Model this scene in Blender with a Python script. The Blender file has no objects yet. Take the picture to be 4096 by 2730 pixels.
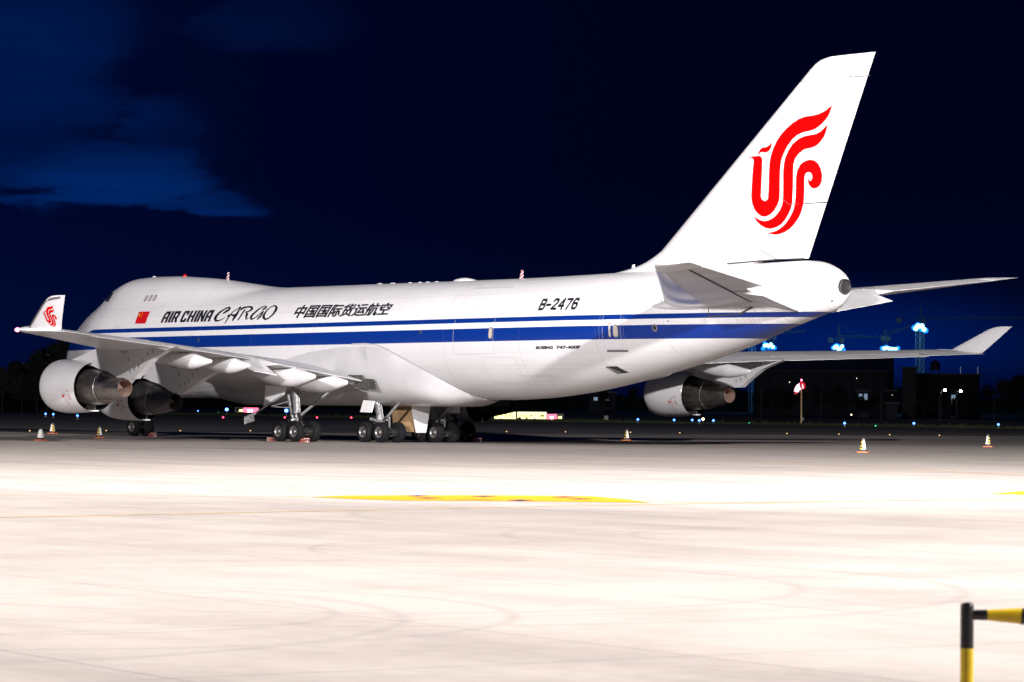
import bpy, bmesh, math, random, json
import numpy as np
from mathutils import Vector, Matrix
random.seed(7)
R = math.radians
sc = bpy.context.scene
# ---------------------------------------------------------------- camera
CAMX, CAMY, CAMZ, YAW, PIT, ROL, FPX = -177.9306, 110.9229, 2.1273, -0.69157, 0.0198545, 0.0087357, 12951.54
cam_d = bpy.data.cameras.new('camera'); cam = bpy.data.objects.new('camera', cam_d)
sc.collection.objects.link(cam); sc.camera = cam
_F = Vector((math.cos(YAW)*math.cos(PIT), math.sin(YAW)*math.cos(PIT), math.sin(PIT)))
_R = Vector((math.sin(YAW), -math.cos(YAW), 0)); _U = _R.cross(_F)
_R2 = _R*math.cos(ROL)+_U*math.sin(ROL); _U2 = -_R*math.sin(ROL)+_U*math.cos(ROL)
cam.matrix_world = Matrix(((_R2.x,_U2.x,-_F.x,CAMX),(_R2.y,_U2.y,-_F.y,CAMY),(_R2.z,_U2.z,-_F.z,CAMZ),(0,0,0,1)))
cam_d.sensor_width = 36; cam_d.lens = FPX/4096*36
cam_d.clip_start = 0.5; cam_d.clip_end = 9000
cam_d.dof.use_dof = True; cam_d.dof.focus_distance = 172; cam_d.dof.aperture_fstop = 6.3
# ---------------------------------------------------------------- view
sc.view_settings.view_transform = 'Standard'; sc.view_settings.look = 'None'
sc.view_settings.exposure = 0; sc.view_settings.gamma = 1
# ---------------------------------------------------------------- night sky with clouds
W = bpy.data.worlds.new('World'); sc.world = W; W.use_nodes = True
nt = W.node_tree; nt.nodes.clear()
def N(t, **kw):
    n = nt.nodes.new(t)
    for k, v in kw.items(): setattr(n, k, v)
    return n
def lk(a, b): nt.links.new(a, b)
def M(op, a, b=None, c=None, clamp=False):
    n = N('ShaderNodeMath', operation=op); n.use_clamp = clamp
    for i, v in enumerate((a, b, c)):
        if v is None: continue
        if isinstance(v, (int, float)): n.inputs[i].default_value = v
        else: lk(v, n.inputs[i])
    return n.outputs[0]
tc = N('ShaderNodeTexCoord')
def dot(vec):
    n = N('ShaderNodeVectorMath', operation='DOT_PRODUCT'); lk(tc.outputs['Generated'], n.inputs[0]); n.inputs[1].default_value = vec
    return n.outputs['Value']
fwd = (math.cos(YAW), math.sin(YAW), 0); rgt = (math.sin(YAW), -math.cos(YAW), 0)
df = M('MAXIMUM', dot(fwd), 0.05)
S = M('DIVIDE', dot(rgt), df)            # bearing, tangent, to the right of the runway heading
E_ = M('DIVIDE', dot((0, 0, 1)), df)     # elevation tangent
comb = N('ShaderNodeCombineXYZ'); lk(M('MULTIPLY', S, 20), comb.inputs[0]); lk(M('MULTIPLY', E_, 33), comb.inputs[1])
nz = N('ShaderNodeTexNoise'); nz.inputs['Scale'].default_value = 1.6; nz.inputs['Detail'].default_value = 7; nz.inputs['Roughness'].default_value = .58; nz.inputs['Distortion'].default_value = .5
lk(comb.outputs[0], nz.inputs['Vector']); nf = nz.outputs['Fac']
comb2 = N('ShaderNodeCombineXYZ'); lk(M('MULTIPLY', S, 9), comb2.inputs[0]); lk(M('MULTIPLY', E_, 60), comb2.inputs[1]); comb2.inputs[2].default_value = 3.3
nz2 = N('ShaderNodeTexNoise'); nz2.inputs['Scale'].default_value = 1.2; nz2.inputs['Detail'].default_value = 6; lk(comb2.outputs[0], nz2.inputs['Vector']); nf2 = nz2.outputs['Fac']
def sstep(x, a, b):
    n = N('ShaderNodeMapRange', interpolation_type='SMOOTHSTEP')
    lk(x, n.inputs['Value']); n.inputs['From Min'].default_value = a; n.inputs['From Max'].default_value = b
    return n.outputs['Result']
warp = M('MULTIPLY', M('SUBTRACT', nf, .5), .05)
warp2 = M('MULTIPLY', M('SUBTRACT', nf2, .5), .025)
Sw = M('ADD', S, warp); Ew = M('ADD', E_, warp2)
def blob(s0, e0, rs, re, soft=.35, sharp=True):
    a = M('DIVIDE', M('SUBTRACT', Sw if sharp else S, s0), rs); b = M('DIVIDE', M('SUBTRACT', Ew if sharp else E_, e0), re)
    d = M('SQRT', M('ADD', M('MULTIPLY', a, a), M('MULTIPLY', b, b)))
    return sstep(d, 1.0, 1.0-soft)
def PX(u, v): return ((u-2048)/FPX, (1621-v)/FPX)
def vmax(lst):
    c = None
    for (u, v, ru, rv, g) in lst:
        s0, e0 = PX(u, v); t = M('MULTIPLY', blob(s0, e0, ru/FPX, rv/FPX, 1.0), g); c = t if c is None else M('MAXIMUM', c, t)
    return c
shape = vmax([(250, 690, 800, 170, 1.6), (0, 640, 700, 260, 1.2), (-100, 200, 1000, 660, 1.5), (620, 590, 370, 340, 1.35), (800, 815, 360, 85, 1.4), (480, 745, 620, 110, 1.5), (1120, 110, 560, 280, 1.0), (40, 785, 300, 60, 1.3)])
tone = vmax([(420, 750, 900, 210, 1.0), (820, 840, 420, 110, .70), (0, 480, 420, 200, .40), (60, 790, 320, 80, .6), (100, 300, 1300, 900, .42), (1050, 150, 800, 400, .15)])
dens = M('ADD', shape, M('ADD', M('MULTIPLY', M('SUBTRACT', nf, .5), 2.0), M('MULTIPLY', M('SUBTRACT', nf2, .5), .9)))
cloud = M('MULTIPLY', M('MULTIPLY', sstep(dens, .15, .85), M('MULTIPLY', tone, M('ADD', .25, M('MULTIPLY', nf2, 1.5)))), .85)
s1, e1 = PX(3330, 1370)
glow = M('MULTIPLY', M('MULTIPLY', blob(s1, e1, 1250/FPX, 330/FPX, 1.0, False), 1.5), sstep(E_, .000, .017))
hz = M('MULTIPLY', sstep(E_, .075, -.01), M('ADD', .45, M('MULTIPLY', .55, M('MAXIMUM', sstep(E_, .0, .02), sstep(S, .03, -.06)))))
left = sstep(S, .06, -.2)
def color(v, col):
    n = N('ShaderNodeVectorMath', operation='SCALE'); n.inputs[0].default_value = col; lk(v, n.inputs['Scale']); return n.outputs[0]
def vadd(a, b):
    n = N('ShaderNodeVectorMath', operation='ADD'); lk(a, n.inputs[0]); lk(b, n.inputs[1]); return n.outputs[0]
base = N('ShaderNodeCombineXYZ'); base.inputs[0].default_value = .0001; base.inputs[1].default_value = .0009; base.inputs[2].default_value = .0100
tot = vadd(vadd(vadd(base.outputs[0], color(hz, (.0, .0018, .0125))), color(left, (0, .0011, .013))), vadd(color(cloud, (0, .019, .120)), color(glow, (0, .0055, .060))))
bgd = N('ShaderNodeBackground'); lk(tot, bgd.inputs['Color']); bgd.inputs['Strength'].default_value = 1.0
wo = N('ShaderNodeOutputWorld'); lk(bgd.outputs[0], wo.inputs['Surface'])
# ---------------------------------------------------------------- apron floodlights (masts outside the frame) and added fill spots
def spot(name, loc, aim, power, size_deg, blend=1.0, radius=1.2, col=(1, .955, .955)):
    L = bpy.data.lights.new(name, 'SPOT'); L.energy = power; L.color = col; L.spot_size = R(size_deg); L.spot_blend = blend; L.shadow_soft_size = radius
    o = bpy.data.objects.new(name, L); sc.collection.objects.link(o); o.location = loc
    o.rotation_euler = (Vector(aim)-Vector(loc)).to_track_quat('-Z', 'Y').to_euler()
    return o
spot('apron_and_fill_light', (-174, 58, 37), (-32, 19, 4), 1.50e6, 76)
spot('apron_and_fill_light', (-172, 60, 36), (-138, 80, 0), 3.2e5, 120)  # extra fill head added to brighten the foreground
spot('apron_and_fill_light', (-126, 126, 30), (-122, 84, 0), 2.7e5, 120)  # fill head added to lift the ground on the left
spot('apron_and_fill_light', (-128, 128, 30), (-56, 36, 2), 3.4e5, 110)
spot('apron_and_fill_light', (-210, 62, 30), (-150, 84, 0), 2.0e5, 130)  # fill spot added behind the camera for foreground and barrier
spot('apron_and_fill_light', (-124, 127, 30), (-66, 40, 0), 3.6e5, 76)  # additional fill spot brightening the ground in front of the wheels
# ---------------------------------------------------------------- helpers
def V(a, p, z): return Vector((-a, p, z))      # aircraft frame: a = metres aft of the nose, p = to port, z = up
def link(o): sc.collection.objects.link(o); return o
def mesh_obj(name, verts, faces, mats, parent=None, midx=None, smooth=True, angle=40, recalc=True):
    me = bpy.data.meshes.new(name); me.from_pydata([tuple(v) for v in verts], [], faces)
    if recalc:
        bm = bmesh.new(); bm.from_mesh(me); bmesh.ops.recalc_face_normals(bm, faces=bm.faces[:]); bm.to_mesh(me); bm.free()
    for m in (mats if isinstance(mats, (list, tuple)) else [mats]): me.materials.append(m)
    if midx is not None: me.polygons.foreach_set('material_index', midx)
    if smooth:
        me.polygons.foreach_set('use_smooth', [True]*len(me.polygons)); me.set_sharp_from_angle(angle=R(angle))
    me.update()
    o = link(bpy.data.objects.new(name, me))
    if parent is not None: o.parent = parent
    return o
class MB:
    "collects simple shapes into one mesh"
    def __init__(s): s.v = []; s.f = []; s.m = []
    def add(s, vs, fs, m=0):
        b = len(s.v); s.v += [Vector(v) for v in vs]; s.f += [tuple(i+b for i in f) for f in fs]; s.m += [m]*len(fs)
    def box(s, c, d, m=0, rot=None):
        c = Vector(c); vs = []
        for x in (-1, 1):
            for y in (-1, 1):
                for z in (-1, 1):
                    q = Vector((x*d[0]/2, y*d[1]/2, z*d[2]/2))
                    if rot is not None: q = rot @ q
                    vs.append(c+q)
        s.add(vs, [(0,1,3,2),(4,6,7,5),(0,4,5,1),(2,3,7,6),(0,2,6,4),(1,5,7,3)], m)
    def tube(s, a, b, r, r2=None, n=10, m=0, cap=True):
        a = Vector(a); b = Vector(b); r2 = r if r2 is None else r2; d = (b-a).normalized()
        x = d.orthogonal().normalized(); y = d.cross(x)
        vs = [a+(x*math.cos(t)+y*math.sin(t))*r for t in [2*math.pi*i/n for i in range(n)]]+[b+(x*math.cos(t)+y*math.sin(t))*r2 for t in [2*math.pi*i/n for i in range(n)]]
        fs = [(i, (i+1) % n, n+(i+1) % n, n+i) for i in range(n)]
        if cap: fs += [tuple(range(n))[::-1], tuple(range(n, 2*n))]
        s.add(vs, fs, m)
    def path(s, pts, r, n=6, m=0):
        for a, b in zip(pts[:-1], pts[1:]): s.tube(a, b, r, n=n, m=m)
    def lathe(s, prof, origin, axis, n=32, m=0, closed=False):
        "prof: list of (distance along axis, radius)"
        o = Vector(origin); d = Vector(axis).normalized(); x = d.orthogonal().normalized(); y = d.cross(x); vs = []
        for (t, r) in prof:
            for i in range(n):
                w = 2*math.pi*i/n; vs.append(o+d*t+(x*math.cos(w)+y*math.sin(w))*max(r, 1e-4))
        fs = []; k = len(prof)
        for j in range(k-1 if not closed else k):
            j2 = (j+1) % k
            for i in range(n): fs.append((j*n+i, j*n+(i+1) % n, j2*n+(i+1) % n, j2*n+i))
        s.add(vs, fs, m if not isinstance(m, list) else 0)
        if isinstance(m, list):
            s.m[-len(fs):] = [m[q//n] for q in range(len(fs))]
    def loft(s, rings, m=0, cap=True):
        n = len(rings[0]); vs = [v for r in rings for v in r]; fs = []
        for j in range(len(rings)-1):
            for i in range(n): fs.append((j*n+i, j*n+(i+1) % n, (j+1)*n+(i+1) % n, (j+1)*n+i))
        if cap: fs += [tuple(range(n))[::-1], tuple(range((len(rings)-1)*n, len(rings)*n))]
        s.add(vs, fs, m)
    def poly_extrude(s, pts, off, m=0):
        "pts: list of 3D points (planar), off: Vector thickness"
        n = len(pts); off = Vector(off); vs = [Vector(p)-off/2 for p in pts]+[Vector(p)+off/2 for p in pts]
        s.add(vs, [tuple(range(n)), tuple(range(n, 2*n))[::-1]]+[(i, n+i, n+(i+1) % n, (i+1) % n) for i in range(n)], m)
    def build(s, name, mats, parent=None, smooth=True, angle=40):
        return mesh_obj(name, s.v, s.f, mats, parent, s.m, smooth, angle)
def tag(o, label=None, cat=None, group=None, kind=None):
    if label: o['label'] = label
    if cat: o['category'] = cat
    if group: o['group'] = group
    if kind: o['kind'] = kind
    return o
def empty(name, loc=(0, 0, 0), rz=0):
    o = link(bpy.data.objects.new(name, None)); o.location = loc; o.rotation_euler = (0, 0, rz); return o
def copy_tree(o, parent=None):
    c = o.copy(); link(c); c.parent = parent
    for ch in o.children: copy_tree(ch, c)
    return c
def mat(name, col, rough=.5, metal=0.0, vary=0.0, scale=1.0, emit=None, estr=0.0, coat=0.0, dark=None, stretch=(1, 1, 1), bump=0.0):
    m = bpy.data.materials.new(name); m.use_nodes = True; t = m.node_tree; b = t.nodes['Principled BSDF']
    b.inputs['Base Color'].default_value = (*col, 1); b.inputs['Roughness'].default_value = rough; b.inputs['Metallic'].default_value = metal
    b.inputs['Coat Weight'].default_value = coat; b.inputs['Coat Roughness'].default_value = .12
    if emit: b.inputs['Emission Color'].default_value = (*emit, 1); b.inputs['Emission Strength'].default_value = estr
    if vary > 0:
        c = t.nodes.new('ShaderNodeTexCoord'); mp = t.nodes.new('ShaderNodeMapping'); mp.inputs['Scale'].default_value = stretch
        n = t.nodes.new('ShaderNodeTexNoise'); n.inputs['Scale'].default_value = scale; n.inputs['Detail'].default_value = 6; n.inputs['Roughness'].default_value = .6
        r = t.nodes.new('ShaderNodeValToRGB'); dk = dark or tuple(x*(1-vary) for x in col)
        r.color_ramp.elements[0].position = .35; r.color_ramp.elements[0].color = (*dk, 1); r.color_ramp.elements[1].position = .65; r.color_ramp.elements[1].color = (*col, 1)
        t.links.new(c.outputs['Object'], mp.inputs[0]); t.links.new(mp.outputs[0], n.inputs['Vector']); t.links.new(n.outputs['Fac'], r.inputs[0]); t.links.new(r.outputs[0], b.inputs['Base Color'])
        if bump > 0:
            bp = t.nodes.new('ShaderNodeBump'); bp.inputs['Strength'].default_value = bump; bp.inputs['Distance'].default_value = .05
            t.links.new(n.outputs['Fac'], bp.inputs['Height']); t.links.new(bp.outputs[0], b.inputs['Normal'])
    return m
def glowmat(name, col, s):
    m = bpy.data.materials.new(name); m.use_nodes = True; t = m.node_tree; t.nodes.clear()
    e = t.nodes.new('ShaderNodeEmission'); e.inputs[0].default_value = (*col, 1); e.inputs[1].default_value = s
    o = t.nodes.new('ShaderNodeOutputMaterial'); t.links.new(e.outputs[0], o.inputs[0]); return m
# ================================================================ fuselage geometry (pure numbers)
# fuselage stations: a, keel z, mid z, crown z (main lobe), half width, upper lobe crown z, upper lobe half width
ST = np.array([
 (0.00,4.70,4.75,4.80,0.05,4.80,0.04),(0.12,4.25,4.75,5.24,0.46,5.24,0.35),(0.45,3.80,4.78,5.80,0.86,5.80,0.69),
 (1.00,3.36,4.88,6.44,1.24,6.44,1.01),(2.00,2.94,5.05,7.20,1.72,7.24,1.30),(3.00,2.72,5.25,7.75,2.04,7.81,1.42),
 (4.00,2.60,5.40,8.20,2.37,8.34,1.50),(5.00,2.53,5.52,8.50,2.67,8.87,1.58),(6.00,2.49,5.60,8.72,2.91,9.42,1.73),
 (8.00,2.47,5.70,8.93,3.13,9.88,2.04),(10.0,2.47,5.72,8.97,3.21,9.94,2.16),(12.0,2.47,5.72,8.97,3.24,9.92,2.22),
 (14.0,2.47,5.72,8.97,3.25,9.81,2.25),(16.0,2.47,5.72,8.97,3.25,9.68,2.25),(18.0,2.47,5.72,8.97,3.25,9.48,2.25),
 (20.0,2.47,5.72,8.97,3.25,9.26,2.25),(22.0,2.47,5.72,8.97,3.25,9.05,2.25),(23.5,2.47,5.72,8.97,3.25,8.97,2.25),
 (44.0,2.47,5.72,8.97,3.25,8.97,2.25),(47.0,2.58,5.74,8.99,3.24,8.99,2.24),(50.0,2.85,5.80,9.03,3.20,9.03,2.20),(53.0,3.28,5.95,9.08,3.10,9.08,2.1),
 (56.0,3.82,6.18,9.14,2.90,9.14,1.9),(59.0,4.45,6.50,9.20,2.60,9.20,1.6),(62.0,5.18,6.90,9.26,2.20,9.26,1.3),
 (64.5,5.92,7.35,9.30,1.82,9.30,1.0),(66.3,6.42,7.70,9.32,1.55,9.32,.9),(67.3,6.66,7.85,9.24,1.32,9.24,.8),(68.0,6.85,7.9,9.02,1.05,9.02,.6),(68.5,7.10,7.95,8.75,.78,8.75,.45),(68.8,7.45,7.98,8.45,.46,8.45,.3)])
def _slopes(x,y):
    h=np.diff(x);d=np.diff(y)/h;m=np.zeros(len(x))
    for i in range(1,len(x)-1):
        if d[i-1]*d[i]>0:
            w1=2*h[i]+h[i-1];w2=h[i]+2*h[i-1];m[i]=(w1+w2)/(w1/d[i-1]+w2/d[i])
    m[0]=d[0];m[-1]=d[-1];return m
_M=[_slopes(ST[:,0],ST[:,k]) for k in range(7)]
def station(a):
    x=ST[:,0];a=min(max(a,x[0]),x[-1]);i=min(np.searchsorted(x,a,side='right')-1,len(x)-2)
    h=x[i+1]-x[i];t=(a-x[i])/h;out=[]
    for k in range(1,7):
        y0,y1,m0,m1=ST[i,k],ST[i+1,k],_M[k][i],_M[k][i+1]
        out.append((2*t**3-3*t*t+1)*y0+(t**3-2*t*t+t)*h*m0+(-2*t**3+3*t*t)*y1+(t**3-t*t)*h*m1)
    return out
def hull(P):
    P=sorted(map(tuple,P))
    def half(P):
        H=[]
        for p in P:
            while len(H)>1 and (H[-1][0]-H[-2][0])*(p[1]-H[-2][1])-(H[-1][1]-H[-2][1])*(p[0]-H[-2][0])<=0: H.pop()
            H.append(p)
        return H
    return half(P)[:-1]+half(P[::-1])[:-1]
def section(a,n=200):
    zb,zc,zt,w,ut,uw=station(a)
    t=np.linspace(0,2*np.pi,n,endpoint=False);s,c=np.sin(t),np.cos(t)
    P=[(w*ci,zc+(zt-zc if si>0 else zc-zb)*si) for ci,si in zip(c,s)]
    P+=[(uw*ci,ut-uw+uw*si) for ci,si in zip(c,s) if si>=0]
    return np.array(hull(P)),(zb,zc,zt,w,ut,uw)
_cache={}
def side(a,z):
    "half width of the fuselage skin at station a, height z"
    k=round(a*10)
    if k not in _cache:
        H,_=section(k/10,160);H=H[H[:,0]>=-1e-6];H=H[np.argsort(H[:,1])];_cache[k]=H
    H=_cache[k];return float(np.interp(z,H[:,1],H[:,0]))
BK = json.loads('''{"emblem":[[[62.48,14.53],[62.85,14.54],[63.18,14.54],[63.35,14.53],[63.45,14.48],[63.52,14.4],[63.54,14.3],[63.53,13.7],[63.47,12.67],[63.47,12.52],[63.51,12.42],[63.6,12.34],[63.7,12.3],[63.82,12.32],[63.92,12.39],[63.96,12.51],[63.99,12.94],[64.02,13.68],[64.04,14.12],[64.11,14.46],[64.26,14.82],[64.49,15.18],[64.79,15.51],[65.13,15.77],[65.53,16.0],[66.0,16.2],[66.46,16.29],[66.85,16.3],[67.23,16.35],[67.59,16.45],[67.91,16.61],[68.12,16.73],[68.06,16.56],[67.93,16.32],[67.74,16.09],[67.48,15.89],[67.23,15.74],[66.94,15.62],[66.58,15.57],[66.23,15.53],[65.87,15.42],[65.54,15.22],[65.21,14.9],[64.98,14.57],[64.81,14.21],[64.74,13.79],[64.72,13.16],[64.7,12.52],[64.66,12.28],[64.53,12.04],[64.33,11.8],[64.1,11.64],[63.87,11.56],[63.69,11.54],[63.47,11.58],[63.24,11.72],[63.04,11.92],[62.9,12.2],[62.83,12.5],[62.84,12.84],[62.88,13.59],[62.91,14.08],[62.94,14.28],[62.9,14.4],[62.79,14.47],[62.66,14.51],[62.49,14.5]],[[63.22,14.55],[63.23,14.68],[63.3,14.8],[63.42,14.9],[63.58,14.94],[63.76,14.94],[63.97,15.01],[64.16,15.15],[64.15,14.98],[64.07,14.82],[63.92,14.72],[63.74,14.68],[63.56,14.71],[63.38,14.71],[63.28,14.63],[63.25,14.55]],[[67.81,15.84],[67.78,15.68],[67.69,15.44],[67.56,15.23],[67.37,15.03],[67.11,14.85],[66.83,14.76],[66.51,14.74],[66.22,14.66],[65.96,14.51],[65.73,14.28],[65.62,14.04],[65.59,13.75],[65.58,13.12],[65.54,12.63],[65.51,12.19],[65.43,11.9],[65.26,11.62],[65.03,11.33],[64.77,11.12],[64.44,10.99],[64.08,10.93],[63.73,10.99],[63.46,11.12],[63.2,11.32],[62.96,11.61],[63.14,11.5],[63.4,11.38],[63.67,11.32],[63.93,11.34],[64.19,11.42],[64.45,11.57],[64.69,11.79],[64.85,12.05],[64.91,12.27],[64.94,12.66],[64.95,13.64],[65.0,14.07],[65.11,14.41],[65.31,14.72],[65.6,15.02],[65.97,15.23],[66.32,15.33],[66.71,15.37],[67.06,15.4],[67.38,15.51],[67.64,15.69]],[[63.81,10.75],[64.11,10.75],[64.44,10.81],[64.76,10.95],[65.09,11.18],[65.35,11.47],[65.58,11.8],[65.68,12.14],[65.74,12.48],[65.76,13.06],[65.79,13.45],[65.86,13.69],[66.01,13.93],[66.27,14.11],[66.62,14.19],[66.94,14.14],[67.19,13.96],[67.35,13.7],[67.41,13.38],[67.37,13.09],[67.22,12.88],[67.06,12.8],[66.9,12.78],[66.72,12.84],[66.58,12.98],[66.53,13.15],[66.53,13.3],[66.59,13.2],[66.66,13.15],[66.75,13.2],[66.81,13.33],[66.78,13.46],[66.7,13.56],[66.58,13.59],[66.45,13.57],[66.36,13.48],[66.3,13.35],[66.29,12.84],[66.26,12.41],[66.21,12.07],[66.09,11.73],[65.89,11.4],[65.63,11.12],[65.31,10.88],[64.95,10.72],[64.63,10.65],[64.37,10.63],[64.08,10.68],[63.88,10.72]]],"wl_emblem":[[[48.451,6.357],[48.513,6.353],[48.572,6.35],[48.602,6.346],[48.619,6.336],[48.63,6.321],[48.634,6.305],[48.624,6.204],[48.602,6.032],[48.6,6.007],[48.607,5.989],[48.624,5.974],[48.644,5.966],[48.668,5.967],[48.686,5.977],[48.696,5.996],[48.705,6.068],[48.716,6.192],[48.724,6.266],[48.741,6.322],[48.775,6.38],[48.823,6.436],[48.884,6.487],[48.951,6.526],[49.03,6.558],[49.122,6.584],[49.213,6.592],[49.291,6.587],[49.368,6.589],[49.44,6.601],[49.505,6.623],[49.55,6.64],[49.537,6.611],[49.51,6.573],[49.469,6.537],[49.416,6.507],[49.364,6.485],[49.305,6.47],[49.233,6.467],[49.162,6.468],[49.09,6.455],[49.024,6.426],[48.957,6.377],[48.909,6.325],[48.874,6.267],[48.857,6.198],[48.849,6.091],[48.843,5.983],[48.833,5.943],[48.806,5.905],[48.765,5.868],[48.718,5.845],[48.672,5.836],[48.637,5.836],[48.594,5.849],[48.55,5.875],[48.513,5.914],[48.489,5.963],[48.478,6.015],[48.483,6.072],[48.499,6.196],[48.514,6.277],[48.523,6.31],[48.519,6.331],[48.502,6.344],[48.48,6.351],[48.452,6.352]],[[48.58,6.351],[48.583,6.372],[48.6,6.391],[48.623,6.405],[48.653,6.409],[48.685,6.407],[48.725,6.416],[48.762,6.436],[48.757,6.408],[48.739,6.383],[48.709,6.368],[48.677,6.364],[48.645,6.373],[48.612,6.374],[48.592,6.363],[48.585,6.35]],[[49.483,6.493],[49.477,6.465],[49.458,6.426],[49.431,6.392],[49.391,6.36],[49.338,6.336],[49.279,6.325],[49.214,6.327],[49.156,6.319],[49.103,6.299],[49.056,6.264],[49.033,6.225],[49.025,6.176],[49.02,6.068],[49.011,5.986],[49.004,5.912],[48.986,5.864],[48.951,5.819],[48.904,5.775],[48.85,5.744],[48.785,5.729],[48.713,5.726],[48.642,5.744],[48.591,5.77],[48.54,5.81],[48.496,5.863],[48.529,5.841],[48.58,5.815],[48.631,5.8],[48.684,5.799],[48.736,5.807],[48.789,5.827],[48.836,5.859],[48.871,5.9],[48.883,5.936],[48.891,6.002],[48.898,6.168],[48.909,6.241],[48.934,6.297],[48.975,6.345],[49.036,6.391],[49.108,6.421],[49.18,6.432],[49.258,6.431],[49.329,6.431],[49.394,6.443],[49.447,6.469]],[[48.658,5.7],[48.718,5.694],[48.783,5.699],[48.849,5.715],[48.916,5.748],[48.97,5.791],[49.018,5.843],[49.037,5.899],[49.051,5.956],[49.057,6.055],[49.065,6.121],[49.08,6.16],[49.111,6.198],[49.164,6.224],[49.236,6.232],[49.3,6.216],[49.35,6.181],[49.384,6.133],[49.396,6.077],[49.386,6.028],[49.355,5.995],[49.322,5.984],[49.29,5.984],[49.252,5.999],[49.224,6.025],[49.214,6.055],[49.215,6.08],[49.226,6.062],[49.241,6.053],[49.259,6.06],[49.271,6.081],[49.267,6.104],[49.251,6.121],[49.225,6.13],[49.199,6.128],[49.179,6.116],[49.168,6.095],[49.164,6.008],[49.158,5.933],[49.146,5.877],[49.12,5.822],[49.079,5.769],[49.025,5.726],[48.959,5.692],[48.886,5.673],[48.821,5.666],[48.769,5.669],[48.711,5.683],[48.672,5.695]]],"cargo":[[[[20.74,7.4],[21.0,7.49],[21.18,7.61],[21.2,7.73],[20.92,7.85],[20.68,7.81],[20.42,7.68],[20.16,7.53],[19.99,7.33],[19.95,7.14],[20.24,6.95],[20.57,6.96],[20.89,7.06],[21.11,7.19]],[[20.63,7.46],[20.79,7.59],[20.94,7.7],[20.98,7.77],[21.02,7.76],[20.82,7.74],[20.58,7.61],[20.36,7.44],[20.25,7.25],[20.28,7.11],[20.29,7.08],[20.49,7.04],[20.81,7.1],[21.06,7.21]]],[[[21.33,6.81],[21.51,7.15],[21.69,7.51],[21.97,7.67],[22.17,7.79]],[[21.26,6.83],[21.37,7.19],[21.59,7.55],[21.89,7.71],[22.06,7.84]]],[[[22.06,7.83],[22.05,7.48],[21.93,7.27],[21.94,7.0]],[[22.19,7.79],[22.28,7.42],[22.23,7.18],[22.05,6.96]]],[[[21.37,7.21],[21.57,7.31],[21.97,7.22],[22.22,7.29]],[[21.21,7.3],[21.48,7.39],[21.85,7.36],[22.08,7.39]]],[[[22.57,6.98],[22.72,7.19],[22.79,7.45],[22.85,7.61]],[[22.46,7.02],[22.58,7.24],[22.62,7.5],[22.68,7.67]]],[[[22.45,7.57],[22.44,7.64],[22.61,7.71],[22.98,7.75],[23.3,7.7],[23.31,7.71],[23.29,7.62],[23.13,7.54],[22.9,7.5]],[[22.31,7.59],[22.22,7.72],[22.43,7.81],[22.87,7.84],[23.23,7.83],[23.56,7.67],[23.49,7.54],[23.24,7.47],[22.97,7.45]]],[[[22.93,7.49],[23.09,7.37],[23.13,7.22],[23.32,7.01],[23.57,7.09]],[[22.99,7.52],[23.32,7.37],[23.36,7.19],[23.36,7.08],[23.53,7.12]]],[[[24.54,7.55],[24.85,7.62],[24.83,7.76],[24.54,7.84],[24.23,7.76],[23.92,7.56],[23.68,7.33],[23.61,7.15],[23.88,6.98],[24.17,7.07],[24.48,7.26],[24.77,7.5]],[[24.47,7.59],[24.63,7.72],[24.65,7.76],[24.61,7.78],[24.34,7.7],[24.09,7.48],[23.89,7.26],[23.88,7.11],[23.84,7.09],[24.08,7.12],[24.39,7.31],[24.67,7.54]]],[[[24.68,7.52],[24.62,7.31],[24.51,7.19],[24.42,7.03]],[[24.79,7.49],[24.8,7.25],[24.71,7.11],[24.51,6.99]]],[[[25.49,7.86],[25.19,7.78],[24.97,7.56],[24.84,7.3],[24.94,7.09],[25.31,6.96],[25.63,7.04],[25.94,7.26],[26.06,7.52],[25.92,7.73],[25.59,7.84]],[[25.62,7.78],[25.29,7.74],[25.11,7.51],[25.08,7.25],[25.17,7.14],[25.26,7.07],[25.52,7.1],[25.77,7.33],[25.79,7.58],[25.7,7.7],[25.54,7.78]]]]}''')
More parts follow.
